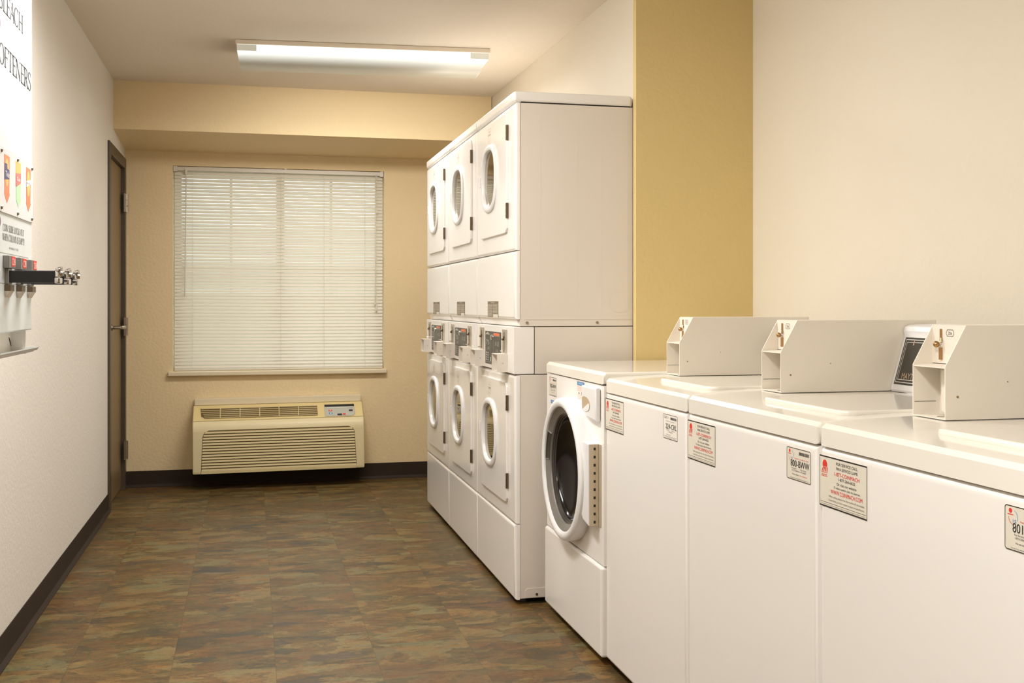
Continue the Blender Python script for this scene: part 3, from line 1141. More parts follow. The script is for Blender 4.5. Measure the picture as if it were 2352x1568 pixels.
def top_loader(label, yc, code, idx0, csc=False):
    r = thing('top_loading_washer', label, 'washing machine', (1.068, yc, 0), -PI / 2, 'coin-operated top-loading washers')
    h = TLW / 2
    bm = B(); box(bm, -h + .003, h - .003, .02, .66, .022, .8445, .004, 1)
    obj('cabinet', bm, 'enamel_side', r)
    bm = B()
    box(bm, -h + .002, h - .002, .0, .03, .022, .8450, .0135, 4,
        edges=lambda a, b2: (abs(a.y) < 1e-6 and abs(b2.y) < 1e-6))
    obj('front_panel', bm, 'enamel', r)
    for sx in (-1, 1):
        for yy in (.05, .60):
            bm = B(); cyl(bm, (sx * (h - .05), yy, 0), (sx * (h - .05), yy, .022), .018, .014, 12)
            obj('foot', bm, 'black', r)
    # deck
    t = B()
    prism(t, [(0.0, .8475), (0.0, .882), (.009, .8905), (.07, .8955), (.19, .900), (.66, .900), (.68, .895), (.68, .8475)], 'x', -h + .0015, h - .0015, .009, 4)
    obj('deck', t, 'enamel_top', r, ang=25)
    # lid
    t = B()
    prism(t, rrect((-h + .24 + h - .045) / 2, .29, (2 * h - .285), .42, .03), 'z', .8935, .9065, .005, 3)
    obj('lid', t, 'enamel_top', r)
    # coin meter case
    cx0, cx1, cy0, cy1, cz0, cz1 = -h + .006, -h + .110, .200, .634, .9015, 1.0795
    zk, dk = 1.0015, .0445
    prof = [(cy0, cz0), (cy0, zk), (cy0 + dk, cz1), (cy1, cz1), (cy1, cz0)]
    tk = .0022
    bm = B()
    prism(bm, prof, 'x', cx0, cx0 + tk); prism(bm, prof, 'x', cx1 - tk, cx1)
    box(bm, cx0 + tk, cx1 - tk, cy0 + dk, cy1, cz1 - tk, cz1)
    box(bm, cx0 + tk, cx1 - tk, cy0, cy1, cz0, cz0 + tk)
    box(bm, cx0 + tk, cx1 - tk, cy1 - tk, cy1, cz0 + tk, cz1 - tk)
    prism(bm, [(cy0 + .001, zk - tk - .001), (cy0 + .001, zk - .001), (cy0 + .085, zk + .004), (cy0 + .085, zk + .004 - tk)], 'x', cx0 + tk, cx1 - tk)
    cb = obj('coin_meter_case', bm, 'coin_steel', r, smooth=False)
    bm = B()
    box(bm, cx0 + tk, cx1 - tk, cy0 + .0425, cy0 + .044, zk + .003, cz1 - tk)
    box(bm, cx0 + tk, cx1 - tk, cy0 + .060, cy0 + .062, cz0 + tk, zk - .004)
    prism(bm, rrect((cx0 + cx1) / 2 + .012, (cz0 + zk) / 2, .060, .082, .008), 'y', cy0 + .040, cy0 + .043)
    obj('slide_plate', bm, 'coin_steel', cb)
    bm = B()
    cyl(bm, (cx1 - .022, cy0 + .034, cz0 + .03), (cx1 - .022, cy0 + .034, zk - .012), .008, n=14)
    ball(bm, (cx1 - .024, cy0 + .028, cz0 + .018), .006)
    cyl(bm, (cx1 - .045, cy0 + .03, cz0 + .004), (cx1 - .024, cy0 + .028, cz0 + .018), .0015, n=6)
    cyl(bm, ((cx0 + cx1) / 2 + .01, cy0 + .022, cz0 + tk), ((cx0 + cx1) / 2 + .01, cy0 + .022, cz0 + tk + .001), .009, n=16)
    obj('coin_lock', bm, 'nickel', cb)
    bm = B()
    yy = cy0 + .0423
    cxm = cx0 + .032
    box(bm, cxm - .0016, cxm + .0016, yy - .003, yy, zk + .046, cz1 - .008)
    cyl(bm, (cxm + .001, yy - .002, zk + .052), (cxm + .004, yy - .004, zk + .044), .002, n=8)
    ball(bm, (cxm - .005, yy - .008, zk + .040), .0064)
    box(bm, cxm - .002, cxm + .003, yy - .005, yy, zk + .010, zk + .034)
    obj('coin_slide_knob', bm, 'brass', cb)
    bm = B()
    hx, hz = cxm + .027, cz1 - .0155
    hexo = [(hx - .0125, hz), (hx - .009, hz + .0065), (hx + .009, hz + .0065), (hx + .0125, hz), (hx + .009, hz - .0065), (hx - .009, hz - .0065)]
    hexi = [(hx + (p[0] - hx) * .93, hz + (p[1] - hz) * .88) for p in hexo]
    for k in range(6):
        q = (k + 1) % 6
        poly(bm, [hexo[k], hexo[q], hexi[q], hexi[k]], yy - .0004)
    text(bm, '25¢', hx, hz, .0055, .011, yy - .0005)
    obj('price_mark', bm, 'ink', cb, smooth=False)
    for (yy_, zz_, rr_) in ((cy0 + .026, .945, .0022), (cy0 + .135, .972, .0011)):
        bm = B(); cyl(bm, (cx1 - .0005, yy_, zz_), (cx1 + .0012, yy_, zz_), rr_, n=10)
        obj('case_screw', bm, 'brass', cb)
    bm = B(); box(bm, cx0 + tk, cx0 + tk + .0006, cy0 + .003, cy0 + .05, .928, .9288)
    obj('case_seam', bm, 'dark', cb, smooth=False)
    # console
    x0, x1 = cx1 + .001, h - .006
    pc = [(.503, .901), (.500, .906), (.5405, 1.040), (.537, 1.052), (.541, 1.063), (.552, 1.068), (.64, 1.070), (.655, 1.05), (.66, .901)]
    bm = B(); prism(bm, pc, 'x', x0, x1, .004, 2)
    co = obj('console', bm, 'plastic', r)

    def cf(f, d):  # point on sloping face, f 0..1 up
        y = .500 + .0405 * f; z = .906 + .134 * f
        return y - d * .957, z + d * .289 * 0 + d * .29

    def cquad(bm, xa, xb, fa, fb, d, mi=0):
        pa, pb = cf(fa, d), cf(fb, d)
        f = bm.faces.new([bm.verts.new(v) for v in ((xa, pa[0], pa[1]), (xb, pa[0], pa[1]), (xb, pb[0], pb[1]), (xa, pb[0], pb[1]))])
        f.material_index = mi
    bm = B()
    for k, (ins, mi) in enumerate(((0, 0), (.005, 1), (.0068, 0), (.012, 1), (.0135, 0))):
        cquad(bm, x0 + .012 + ins, x1 - .012 - ins, .10 + ins / .14, .97 - ins / .14, .0008 + .0003 * k, mi)
    pnl = obj('control_panel', bm, ['panel_black', 'ink_white'], co, smooth=False)
    t = B()
    text(t, 'MAYTAG', 0, 0, .016, .07)
    for i_, x_ in enumerate((0, .11, .22, .33)):
        text(t, ('1', 'HOT', 'WARM', 'COLD')[i_], x_ - .02, .085, .012, .004 if i_ == 0 else .05)
    for v in t.verts:
        x_, z_ = v.co.x, v.co.z
        y_, zz_ = cf(.26 + z_ / .14, .0026)
        v.co = Vector((x0 + .075 + x_, y_, zz_))
    merge(bm := B(), t)
    obj('panel_lettering', bm, 'ink_tan_shade', pnl, smooth=False)
    service_label(r, -h + .004, .8305, -.0001)
    id_label(r, idx0 - h, .8300, -.0001, code, csc)
    return r


top_loader('white top-loading washer numbered 224-CRL, beside the front-loading washer', 2.8895, '224-CRL', .489, True)
top_loader('white top-loading washer numbered 800-BWW, between two other top-loaders', 2.237, '800-BWW', .5236)
top_loader('nearest white top-loading washer, numbered 801, cut off by the frame', 1.584, '801-BWW', .534)

# ------------------------------------------------------------------ front-loading washer
FW = .670
fr = thing('front_loading_washer', 'white front-loading washer with round glass door beside the dryer stacks', 'washing machine', (1.0634, 3.548, 0), -PI / 2)
h = FW / 2
DCX, DCZ = .0, .562
bm = B()
box(bm, -h + .002, -h + .006, .03, .30, .022, .866); box(bm, h - .006, h - .002, .03, .30, .022, .866)
box(bm, -h + .002, h - .002, .30, .68, .022, .866, .003, 1); box(bm, -h + .006, h - .006, .03, .30, .022, .04)
obj('cabinet', bm, 'enamel_side', fr)
bm = B()
ring(bm, rect_loop(DCX, DCZ, -h + .001, h - .001, .3065, .8665), rays(DCX, DCZ, lambda a: (.205 * math.cos(a), .205 * math.sin(a))), 0, .03)
obj('front_panel', bm, 'enamel', fr)
bm = B(); box(bm, -h + .001, h - .001, -.010, .03, .022, .3035, .010, 4); obj('base_panel', bm, 'enamel', fr)
for sx in (-1, 1):
    for yy in (.05, .60):
        bm = B(); cyl(bm, (sx * (h - .05), yy, 0), (sx * (h - .05), yy, .022), .018, .014, 12); obj('foot', bm, 'black', fr)
bm = B()
prism(bm, [(-.004, .870), (-.004, .898), (.006, .908), (.68, .908), (.69, .90), (.69, .870)], 'x', -h, h, .009, 4)
obj('top_deck', bm, 'enamel_top', fr, ang=25)
# door
bm = B()
lathe_y(bm, [(.236, .002), (.240, -.006), (.2415, -.030), (.2385, -.043), (.232, -.0485), (.224, -.0500), (.216, -.0490), (.2105, -.045), (.2085, -.038)], DCX, DCZ, 96)
dr = obj('door', bm, 'plastic', fr)
bm = B()
lathe_y(bm, [(.2088, -.040), (.2065, -.0385), (.1895, -.0300), (.1865, -.0275), (.1855, -.024)], DCX, DCZ, 96)
obj('inner_ring', bm, 'silver', dr, label='silver grey funnel ring')
bm = B()
lathe_y(bm, [(.1858, -.024), (.1825, -.0225), (.182, -.019), (.179, -.0175), (.1785, -.013), (.1742, -.011)], DCX, DCZ, 96)
obj('door_gasket', bm, 'silver_dark', dr)
bm = B()
pr = [(.1745 * math.cos(a), -.0115 + .05 * math.sin(a)) for a in [math.radians(k * 10) for k in range(0, 9)]]
lathe_y(bm, pr, DCX, DCZ, 64, cap=True)
obj('door_glass', bm, 'glass_bowl', dr, label='dark glass bowl')
# pull recess on the far side of the ring
bm = B()
A_ = []
for k in range(11):
    a = math.radians(148 + 30 * k / 10)
    A_.append(((.2055 * math.cos(a), -.0380, .2055 * math.sin(a)), (.1885 * math.cos(a), -.0292, .1885 * math.sin(a))))
for p, q in zip(A_, A_[1:]):
    bm.faces.new([bm.verts.new((v[0] + DCX, v[1] - .0012, v[2] + DCZ)) for v in (p[0], q[0], q[1], p[1])])
bm2 = bm
obj('pull_recess', bm2, 'silver_dark', dr)
bm = B()
pts = [(A_[k][0][0] + DCX, A_[k][0][1] - .002, A_[k][0][2] + DCZ) for k in range(11)]
tube(bm, pts, .0022, 6)
pts = [(A_[0][1][0] + DCX, A_[0][1][1] - .002, A_[0][1][2] + DCZ), pts[0]]
tube(bm, pts, .0022, 6)
pts = [(A_[10][1][0] + DCX, A_[10][1][1] - .002, A_[10][1][2] + DCZ), (A_[10][0][0] + DCX, A_[10][0][1] - .002, A_[10][0][2] + DCZ)]
tube(bm, pts, .0022, 6)
obj('pull_rim', bm, 'silver', dr)
# hinge block
bm = B()
prism(bm, [(.196, .672), (.226, .682), (.284, .680), (.284, .424), (.226, .434), (.196, .456)], 'y', -.036, .0, .004, 2)
hb = obj('hinge_cover', bm, 'plastic', fr)
bm = B()
box(bm, .2843, .287, -.032, -.003, .424, .680); box(bm, .2845, .308, -.0035, -.0005, .424, .680)
cyl(bm, (.287, -.006, .424), (.287, -.006, .680), .0045, n=10)
hp = obj('piano_hinge', bm, 'hinge_tan', fr, label='tan metal piano hinge')
bm = B()
for k in range(10):
    z = .436 + .0255 * k
    box(bm, .2868, .2876, -.019, -.0125, z - .0042, z + .0042)
obj('hinge_slots', bm, 'dark', hp, smooth=False)
# dispenser drawer with a scooped pull
bm = B()
dx0, dx1, dz0, dz1 = .150, .303, .752, .856
prism(bm, [(dx0, dz1), (dx1, dz1), (dx1, dz0), (dx0 + .06, dz0 + .006), (dx0, dz0 + .02)], 'y', -.018, -.0005, .006, 3)
dd = obj('dispenser_drawer', bm, 'plastic', fr)
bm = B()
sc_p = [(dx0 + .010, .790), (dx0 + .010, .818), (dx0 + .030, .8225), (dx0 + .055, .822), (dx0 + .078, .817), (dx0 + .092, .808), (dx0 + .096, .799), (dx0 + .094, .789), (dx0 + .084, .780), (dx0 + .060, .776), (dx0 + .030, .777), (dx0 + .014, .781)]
prism(bm, sc_p, 'y', -.0184, -.0178)  # no hollow here: a flat tan patch stands in for the scoop's shade
obj('drawer_pull_shade', bm, 'ink_tan_shade', dd, label='flat tan patch painted as shade in the drawer scoop')
bm = B()
prism(bm, [(dx0 + .022, .782), (dx0 + .050, .792), (dx0 + .078, .803), (dx0 + .093, .801), (dx0 + .092, .788), (dx0 + .082, .7795), (dx0 + .060, .7755), (dx0 + .030, .7765)], 'y', -.0198, -.0185, .0006, 1)
obj('pull_lip', bm, 'plastic', dd)
id_label(fr, -h + .032, .855, -.0001, '802-BWW', False, .098, .068)


def notice(x0, x1, z1, z0, title, rows, boxes=False):
    bm = B(); box(bm, x0, x1, -.0006, -.0001, z0, z1)
    lb = obj('notice_sticker', bm, 'label_white', fr, smooth=False)
    ya, yb = -.0009, -.0012
    bm = B(); flat(bm, x0, x1, z1 - .013, z1, ya); obj('blue_band', bm, 'ink_blue', lb, smooth=False)
    bm = B(); text(bm, title, (x0 + x1) / 2, z1 - .0065, .006, (x1 - x0) * .6, yb); obj('band_lettering', bm, 'ink_white', lb, smooth=False)
    bm = B()
    for k in range(rows):
        z = z1 - .018 - k * .0055
        if boxes and 3 <= k <= 4: continue
        text(bm, 'keep door closed while machine runs' if k % 2 == 0 else 'mantenga la puerta cerrada', (x0 + x1) / 2, z, .003, (x1 - x0) * (.86 if k % 2 else .94), yb)
    obj('faded_lettering', bm, 'ink_pink', lb, smooth=False)
    if boxes:
        bm = B(); flat(bm, x0 + .016, x0 + .026, z1 - .042, z1 - .036, yb); flat(bm, x1 - .034, x1 - .018, z1 - .044, z1 - .034, yb)
        obj('small_symbols', bm, 'ink_grey', lb, smooth=False)


notice(-h + .055, -h + .132, .772, .738, 'NOTICE', 3)
notice(.050, .130, .862, .800, 'NOTICE', 8, True)

# ------------------------------------------------------------------ stacked dryers
DW = .693
st = thing('stacked_dryer', 'nearest white stacked dryer pair, beside the front-loading washer', 'dryer', (.9534, 3.937 + DW / 2, 0), -PI / 2, 'white stacked coin dryers along the right side')
h = DW / 2 - .001
DD = .4645


def dryer_half(zd0, zd1, zbody0, zbody1, cap, ztr):
    """door between zd0..zd1 on the body zbody0..zbody1"""
    bm = B()
    box(bm, -h + .002, h - .002, .021, DD, zbody0, zbody1)
    side = obj('side_panels', bm, 'enamel_side', st, smooth=False)
    bm = B()
    # embossed creases on the near side
    def crease(y0, y1, z0, z1):
        for (a, b2, c, d) in ((y0, y1, z1 - .0015, z1), (y0, y1, z0, z0 + .0015), (y0, y0 + .0015, z0, z1), (y1 - .0015, y1, z0, z1)):
            box(bm, h - .0022, h - .0008, a, b2, c, d)
    return side


def fpanel(z0, z1, r=.014, name='front_panel', y0=0.0, y1=.02):
    bm = B()
    box(bm, -h, h, y0, y1, z0, z1, r, 4, edges=lambda a, b2: abs(a.y - y0) < 1e-6 and abs(b2.y - y0) < 1e-6)
    return obj(name, bm, 'enamel', st)


# side bodies
bm = B()
box(bm, -h + .0015, h - .0015, .0205, DD, 1.037, 1.870)
up = obj('upper_side_panels', bm, 'enamel_side', st, smooth=False)
bm = B()
for (y0, y1, z0, z1) in ((.10, .245, 1.078, 1.828), (.34, .445, 1.078, 1.824)):
    for (a, b2, c, d) in ((y0, y1, z1 - .0012, z1), (y0, y1, z0, z0 + .0012), (y0, y0 + .0012, z0, z1), (y1 - .0012, y1, z0, z1)):
        box(bm, h - .0018, h - .0012, a, b2, c, d)
box(bm, h - .0018, h - .0004, .035, DD, 1.062, 1.0645)
lathe = B()
lathe_y(lathe, [(.042, -.0006), (.0408, -.0006)], 0, 0, 40)
bmesh.ops.transform(lathe, matrix=Matrix.Translation((h - .0006, .412, 1.13)) @ Matrix.Rotation(PI / 2, 4, 'Z'), verts=lathe.verts)
merge(bm, lathe)
obj('embossed_creases', bm, 'enamel_side', up)
for yy in (.048, .322):
    bm = B(); cyl(bm, (h - .002, yy, 1.050), (h + .0008, yy, 1.050), .0055, n=14); obj('screw', bm, 'nickel', up)
bm = B(); box(bm, -h + .0015, h - .0015, .078, DD, .8590, 1.0340); obj('middle_side_panels', bm, 'enamel_side', st, smooth=False)
bm = B(); box(bm, -h + .0015, h - .0015, .0205, DD, .022, .8555); lo = obj('lower_side_panels', bm, 'enamel_side', st, smooth=False)
bm = B(); prism(bm, [(.040, .024), (.040, .050), (.048, .058), (.12, .058), (.12, .024)], 'x', h - .002, h + .0003)
obj('leveller_access_plate', bm, 'enamel_side', lo)
bm = B(); cyl(bm, (h, .085, .035), (h + .0012, .085, .035), .0055, n=14); obj('screw', bm, 'nickel', lo)
for sx in (-1, 1):
    for yy in (.05, .40):
        bm = B(); cyl(bm, (sx * (h - .05), yy, 0), (sx * (h - .05), yy, .022), .018, .014, 12); obj('foot', bm, 'black', st)
bm = B(); box(bm, -h + .004, h - .004, .026, DD - .01, .02, 1.88); obj('inner_frame', bm, 'dark', st, smooth=False)
# top cap
bm = B(); box(bm, -h - .0002, h + .0002, -.004, DD, 1.8725, 1.915, .012, 4); obj('top_cap', bm, 'enamel', st)
fpanel(1.3205, 1.8705, .012, 'upper_front_panel')
fpanel(.3010, .8540, .012, 'lower_front_panel')
fpanel(.0180, .2985, .012, 'base_panel')
# service panel between: front with a bevelled foot
bm = B()
box(bm, -h, h, 0, .02, 1.063, 1.3180, .012, 4, edges=lambda a, b2: abs(a.y) < 1e-6 and abs(b2.y) < 1e-6)
prism(bm, [(.006, 1.068), (.020, 1.038), (.03, 1.038), (.03, 1.068)], 'x', -h + .012, h - .012)
kp = obj('service_panel', bm, 'enamel', st)
bm = B(); box(bm, -.126, .07, -.0008, -.0001, 1.067, 1.131)
rp_ = obj('instruction_plate', bm, 'brownplate', st, smooth=False)
bm = B()
text(bm, 'WARNING', -.028, 1.1255, .006, .07, -.0012)
for k in range(11):
    z = 1.118 - k * .0046
    for (a, b2) in ((-.122, -.034), (-.026, .066)):
        if k > 7 and a > -.03: continue
        x = a
        rr = random.Random(k * 3 + int(a * 100))
        while x < b2 - .006:
            w_ = rr.uniform(.005, .016)
            flat(bm, x, min(x + w_, b2), z - .0009, z + .0009, -.0012)
            x += w_ + .002
flat(bm, -.02, .068, 1.067, 1.0795, -.0013)
obj('plate_printing', bm, 'label', rp_, smooth=False)

# coin control box front
bm = B()
box(bm, -h + .014, h - .001, -.004, .076, .8580, 1.0350, .004, 2)
cf_ = obj('coin_control_box', bm, 'enamel', st)
bm = B(); box(bm, -.150, .136, -.0060, -.0041, .876, 1.009)
pn = obj('control_panel', bm, 'panel_black', st, smooth=False)
bm = B()
poly(bm, [(-.144, .9955), (-.056, .9955), (-.10, 1.0065)], -.0064)
for xx in (-.052, .010):
    flat(bm, xx, xx + .002, .876, 1.0, -.0064)
for k in range(4):
    for j in range(2):
        poly(bm, rrect(-.128 + j * .034, .892 + k * .0095, .020, .0062, .003, 3), -.0064)
flat(bm, -.144, -.04, .883, .8842, -.0064)
text(bm, '75', -.10, .964, .02, .055, -.0064)
text(bm, 'IN USE', .075, .962, .018, .07, -.0064)
text(bm, '1.00', .07, .935, .010, .045, -.0064)
text(bm, '.25', -.09, .940, .010, .04, -.0064)
flat(bm, .018, .128, .9905, .9915, -.0064)
obj('panel_printing', bm, 'keypad', pn, smooth=False)
bm = B(); flat(bm, .012, .118, .9935, 1.004, -.0064); obj('orange_band', bm, 'orange', pn, smooth=False)
bm = B(); flat(bm, -.052, -.036, .888, .905, -.0065); obj('start_button', bm, 'green', pn, smooth=False)
bm = B(); cyl(bm, (-.022, -.004, .985), (-.022, -.0105, .985), .011, .010, 20); cyl(bm, (-.022, -.0105, .985), (-.022, -.012, .985), .009, .005, 20)
obj('key_lock', bm, 'chrome', pn)
for cxx in (-.217, .205):
    bm = B()
    box(bm, cxx - .036, cxx + .036, -.0075, -.004, .925, 1.022)
    sp_ = obj('coin_slide', bm, 'grey_steel', cf_, smooth=False)
    bm = B()
    ball(bm, (cxx - .003, -.0125, .985), .0052); cyl(bm, (cxx, -.0075, .988), (cxx + .006, -.012, .995), .0024, n=8)
    box(bm, cxx - .0022, cxx + .0022, -.009, -.0072, .935, 1.012)
    obj('coin_slide_knob', bm, 'hinge_dark', cf_)
    bm = B(); cyl(bm, (cxx - .004, -.007, .9395), (cxx - .004, -.022, .9395), .0028, n=10); obj('slide_pin', bm, 'chrome', cf_)
for cxx in (-.218, .205):
    bm = B()
    x0, x1 = cxx - .048, cxx + .048
    t_ = .002
    box(bm, x0 + t_, x1 - t_, -.012, -.010, .865, .926); box(bm, x0, x0 + t_, -.046, -.004, .861, .930); box(bm, x1 - t_, x1, -.046, -.004, .861, .930)
    box(bm, x0 + t_, x1 - t_, -.046, -.004, .927, .930); box(bm, x0 + t_, x1 - t_, -.046, -.004, .861, .864)
    cb = obj('coin_box', bm, 'enamel_side', st, smooth=False)
    bm = B(); cyl(bm, (x1 - .0002, -.024, .895), (x1 + .001, -.024, .895), .0014, n=8); obj('rivet', bm, 'hinge_dark', cb)


def dryer_door(zc):
    """door centred on x=0, zc"""
    w2, h2 = .2435, .2300
    wcx, wcz = -.055, zc + .008
    bm = B()
    out = rays(0, 0, superell(w2, h2, 22), 96)
    out = [(p[0], p[1] + zc) for p in out]
    inn = rays(wcx, wcz, superell(.114, .114, 2.6), 96)
    ring(bm, out, inn, -.0085, -.0002, bev=.003)
    d = obj('dryer_door', bm, 'enamel', st)
    bm = B()
    a_, b_ = .138, .138
    lo_ = []
    prof = [(a_, b_, -.0080), (a_ - .001, b_ - .001, -.0135), (a_ - .006, b_ - .006, -.0175), (a_ - .014, b_ - .014, -.0185), (a_ - .021, b_ - .021, -.0165), (a_ - .025, b_ - .025, -.011), (a_ - .026, b_ - .026, -.004)]
    t = B(); rows = []
    for (ra, rb, y) in prof:
        rows.append([t.verts.new((p[0], y, p[1])) for p in rays(wcx, wcz, superell(ra, rb, 2.6), 72)])
    for r0, r1_ in zip(rows, rows[1:]):
        for k in range(72):
            t.faces.new((r0[k], r0[(k + 1) % 72], r1_[(k + 1) % 72], r1_[k]))
    bmesh.ops.recalc_face_normals(t, faces=t.faces)
    merge(bm, t)
    obj('window_ring', bm, 'plastic', d)
    bm = B(); t = B()
    rows = []
    for f, y in ((1.0, -.0040), (.8, -.0052), (.5, -.0064), (.2, -.0069)):
        rows.append([t.verts.new((p[0], y, p[1])) for p in rays(wcx, wcz, superell(.1115 * f, .1115 * f, 2.6), 60)])
    for r0, r1_ in zip(rows, rows[1:]):
        for k in range(60):
            t.faces.new((r0[k], r0[(k + 1) % 60], r1_[(k + 1) % 60], r1_[k]))
    t.faces.new(rows[-1])
    bmesh.ops.recalc_face_normals(t, faces=t.faces)
    merge(bm, t)
    obj('door_glass', bm, 'glass_door', d, label='oval tinted glass')
    for zz in (zc + h2 - .078, zc - h2 + .085):
        bm = B()
        box(bm, w2 - .001, w2 + .0045, -.0075, -.001, zz - .029, zz + .029)
        cyl(bm, (w2 + .001, -.0085, zz - .029), (w2 + .001, -.0085, zz + .029), .0026, n=8)
        for k in range(3):
            box(bm, w2 - .0035, w2 + .001, -.0105, -.004, zz - .026 + k * .021, zz - .017 + k * .021)
        obj('hinge', bm, 'hinge_dark', d)
    bm = B(); box(bm, -w2 + .004, -w2 + .010, -.013, -.008, zc - .01, zc + .035, .0015, 1); obj('finger_pull', bm, 'plastic', d)
    bm = B()
    text(bm, 'CAUTION', -.055, zc + .20, .006, .035, -.0089)
    border(bm, -.085, -.025, zc + .163, zc + .212, -.0089, .0008, .0008)
    text(bm, 'DRYER', -.055, zc + .187, .010, .045, -.0089)
    for k, w_ in enumerate((.04, .03)):
        text(bm, 'do not dry articles containing foam rubber', -.055, zc + .176 - .007 * k, .003, w_ + .012, -.0089)
    text(bm, 'authorized repair only', -.05, zc + .154, .004, .045, -.0089)
    obj('faded_sticker', bm, 'ink_tan_shade', d, smooth=False)


dryer_door(1.6215)
dryer_door(.5915)
dup(st, (.9534, 3.937 + DW * 1.5, 0), 'middle stacked dryer pair, between the other two stacks')
dup(st, (.9534, 3.937 + DW * 2.5, 0), 'farthest stacked dryer pair, closest to the window wall')

# ------------------------------------------------------------------ detergent dispenser on the left wall
ds = thing('detergent_dispenser', 'white wall-mounted laundry detergent vending machine with black coin slides', 'vending machine', (XL, 2.965, 0), PI / 2)
FY = -.165
x0, x1 = -.245, .245
bm = B()
box(bm, x0, x1, FY, -.0005, 1.05, 2.10, .003, 1)
obj('cabinet', bm, 'sign_white', ds)
bm = B()
box(bm, x0 + .004, x1 - .022, FY + .05, -.0005, .985, 1.049); box(bm, x1 - .022, x1 - .018, FY + .012, -.0005, .985, 1.049); box(bm, x0 + .004, x0 + .008, FY + .012, -.0005, .985, 1.049)
obj('retrieval_bin', bm, 'coin_steel', ds, smooth=False)
bm = B()
prism(bm, [(-.0005, .990), (FY - .004, .990), (FY - .020, 1.002), (FY - .020, 1.005), (FY - .004, .994), (-.0005, .994)], 'x', x0 + .01, x1 - .012)
prism(bm, [(FY + .03, .992), (FY - .012, .994), (FY - .018, 1.004), (FY + .03, 1.0)], 'x', x1 - .012, x1 + .010)
obj('tray', bm, 'sign_white', ds)
bm = B(); prism(bm, [(x1 - .048, 1.030), (x1 - .030, 1.018), (x1 - .022, 1.006), (x1 - .040, 1.022)], 'y', FY + .0495, FY + .048)
obj('lock_tab', bm, 'black', ds)
bm = B()
serif(bm, 'BLEACH', 2.803 - 2.965, 3.088 - 2.965, 1.830, .047, FY - .0006)
serif(bm, 'SOFTENERS', 2.765 - 2.965, 3.193 - 2.965, 1.698, .050, FY - .0006)
obj('sign_lettering', bm, 'ink', ds, smooth=False)
bm = B()
serif(bm, 'COIN SLIDE LOCKS OUT', 2.850 - 2.965, 3.100 - 2.965, 1.2985, .0165, FY - .0006)
serif(bm, 'WHEN COLUMN IS EMPTY', 2.845 - 2.965, 3.108 - 2.965, 1.2755, .0165, FY - .0006)
serif(bm, 'PATENT NO', 2.92 - 2.965, 3.03 - 2.965, 1.2565, .005, FY - .0006)
border(bm, x0 + .03, 3.158 - 2.965, 1.17, 1.2445, FY - .0005, .0016, .0010)
obj('instruction_lettering', bm, 'ink_grey', ds, smooth=False)
bm = B()
for z in (1.792, 1.318):
    poly(bm, [(2.812 - 2.965 + .012 * math.cos(k * PI / 10), z + .012 * math.sin(k * PI / 10)) for k in range(20)], FY - .0008)
obj('round_badge', bm, 'purple', ds, smooth=False)
bm = B(); box(bm, x0 + .012, x1 - .006, FY - .003, FY - .0003, 1.342, 1.500)
pl = obj('product_plate', bm, 'plate', ds, smooth=False)
for z in (1.489, 1.352):
    for yw in (2.818, 3.004, 3.190):
        bm = B(); cyl(bm, (yw - 2.965, FY - .003, z), (yw - 2.965, FY - .0065, z), .0055, .004, 12)
        obj('plate_screw', bm, 'nickel', pl)
yA, yB = FY - .0034, FY - .0038
for n_, (yw, mats) in enumerate(((2.880, ('orange', 'yellow', 'navy')), (3.013, ('yellow', 'green', 'coral')), (3.143, ('orange', 'yellow', 'ink_white')))):
    x = yw - 2.965
    w2 = .031
    zt, zb_ = 1.484, 1.367
    bm = B()
    ol = [(x - w2, zt), (x + w2, zt), (x + w2 * .86, 1.395), (x + w2, 1.389), (x, zb_), (x - w2, 1.389), (x - w2 * .86, 1.395)]
    if n_ != 1:
        poly(bm, ol, yA, 0)
        poly(bm, [(x + .021 * math.cos(k * PI / 12), 1.442 + .034 * math.sin(k * PI / 12)) for k in range(24)], yA - .0002, 1)
    else:
        poly(bm, [(x - w2, zt), (x + w2, zt), (x + w2 * .94, 1.43), (x - w2 * .94, 1.42)], yA, 0)
        poly(bm, [(x - w2 * .94, 1.42), (x + w2 * .94, 1.43), (x + w2 * .86, 1.395), (x + w2, 1.389), (x, zb_), (x - w2, 1.389), (x - w2 * .86, 1.395)], yA, 1)
    if n_ == 0:
        poly(bm, [(x - .027, 1.463), (x + .001, 1.463), (x + .001, 1.452), (x + .027, 1.45), (x + .025, 1.428), (x - .029, 1.422)], yA - .0004, 2)
    elif n_ == 1:
        poly(bm, [(x - .031, 1.452), (x + .031, 1.458), (x + .031, 1.434), (x - .025, 1.418), (x - .031, 1.423)], yA - .0004, 2)
    else:
        poly(bm, [(x - .029, 1.447), (x + .031, 1.456), (x + .031, 1.443), (x - .029, 1.431)], yA - .0004, 2)
    ar = obj('product_arrow', bm, list(mats), pl, smooth=False)
    if n_ != 0:
        pass
    bm = B()
    text(bm, ('Tide', 'Gain', 'Bounce')[n_], x, (1.438, 1.440, 1.444)[n_], (.014, .011, .007)[n_], (.042, .042, .046)[n_], yB - .0006)
    ob = obj('product_name', bm, ('ink_white', 'ink_white', 'navy')[n_], pl, smooth=False)
    ob.parent = pl
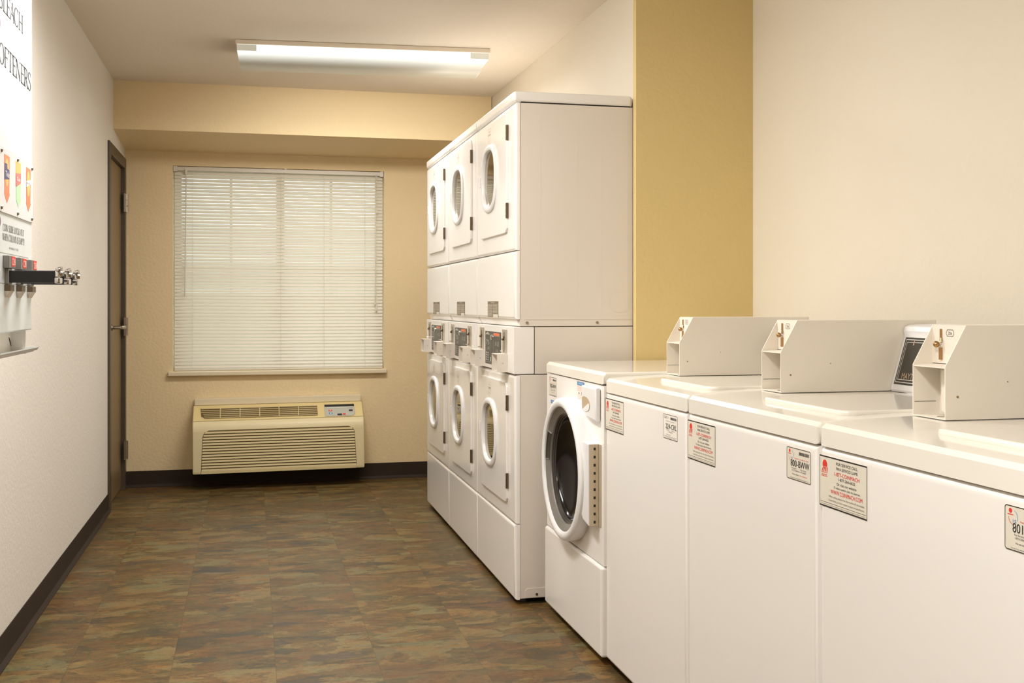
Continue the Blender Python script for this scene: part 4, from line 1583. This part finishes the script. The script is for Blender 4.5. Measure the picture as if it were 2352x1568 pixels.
for k, yw in enumerate((2.892, 3.028, 3.168)):
    x = yw - 2.965
    yb_ = FY
    bm = B(); box(bm, x - .015, x + .015, FY - .114, FY - .006, 1.1725, 1.2025, .0015, 1)
    bar = obj('coin_slide', bm, 'black', ds, label='black coin slide bar')
    bm = B(); box(bm, x - .021, x + .021, FY - .009, FY, 1.168, 1.207, .0015, 1); obj('slide_mount', bm, 'silver', bar)
    bm = B()
    yh_ = FY - .114
    box(bm, x - .018, x + .018, yh_ - .012, yh_ + .002, 1.171, 1.186, .003, 2)
    box(bm, x - .018, x + .018, yh_ - .007, yh_ + .001, 1.186, 1.201, .002, 1)
    box(bm, x - .018, x - .006, yh_ - .014, yh_, 1.199, 1.211, .004, 2); box(bm, x + .006, x + .018, yh_ - .014, yh_, 1.197, 1.213, .004, 2)
    cyl(bm, (x, yh_ - .008, 1.195), (x, yh_ - .016, 1.195), .008, .006, 14)
    obj('slide_head', bm, 'chrome', bar)
    bm = B(); box(bm, x - .042, x + .042, FY - .012, FY - .0002, 1.2075, 1.2385, .001, 1)
    pb = obj('price_window', bm, 'silver', ds)
    bm = B(); flat(bm, x - .004, x + .040, 1.213, 1.2375, FY - .0125); obj('red_ticket', bm, 'ink_red', pb, smooth=False)
    bm = B(); text(bm, 'C', x + .006, 1.2245, .017, .011, FY - .0130)
    for dx_ in (.020, .032):
        text(bm, '8', x + dx_, 1.2245, .016, .008, FY - .0130)
    obj('ticket_digits', bm, 'ink_white', pb, smooth=False)
    bm = B()
    for j in range(4):
        flat(bm, x - .002 + j * .011, x + .004 + j * .011, 1.2082, 1.2125, FY - .0127)
    flat(bm, x - .036, x - .014, 1.209, 1.237, FY - .0127)
    obj('ticket_bars', bm, 'ink_grey', pb, smooth=False)
    # tapering chute guard under each slide
    bm = B()
    prism(bm, [(x - .026, 1.167), (x + .020, 1.167), (x + .020, 1.152), (x - .026, 1.152)], 'y', FY - .014, FY - .0002)
    obj('slide_bracket', bm, 'hinge_dark', ds, smooth=False)
    bm = B()
    t = B()
    vs = [t.verts.new(v) for v in ((x - .026, FY - .013, 1.152), (x + .020, FY - .013, 1.152), (x + .036, FY - .001, 1.136), (x - .012, FY - .001, 1.136), (x - .026, FY - .0002, 1.152), (x + .020, FY - .0002, 1.152), (x + .036, FY - .0002, 1.136), (x - .012, FY - .0002, 1.136))]
    for q in ((0, 1, 2, 3), (4, 7, 6, 5), (0, 4, 5, 1), (1, 5, 6, 2), (2, 6, 7, 3), (3, 7, 4, 0)):
        t.faces.new([vs[i] for i in q])
    bmesh.ops.recalc_face_normals(t, faces=t.faces)
    merge(bm, t)
    obj('chute_guard', bm, 'coin_steel', ds, smooth=False)
# the dispenser's empty sits at its base
dz = .985
for o in [o for o in bpy.data.objects if o.parent == ds]:
    o.location.z -= dz
ds.location.z = dz
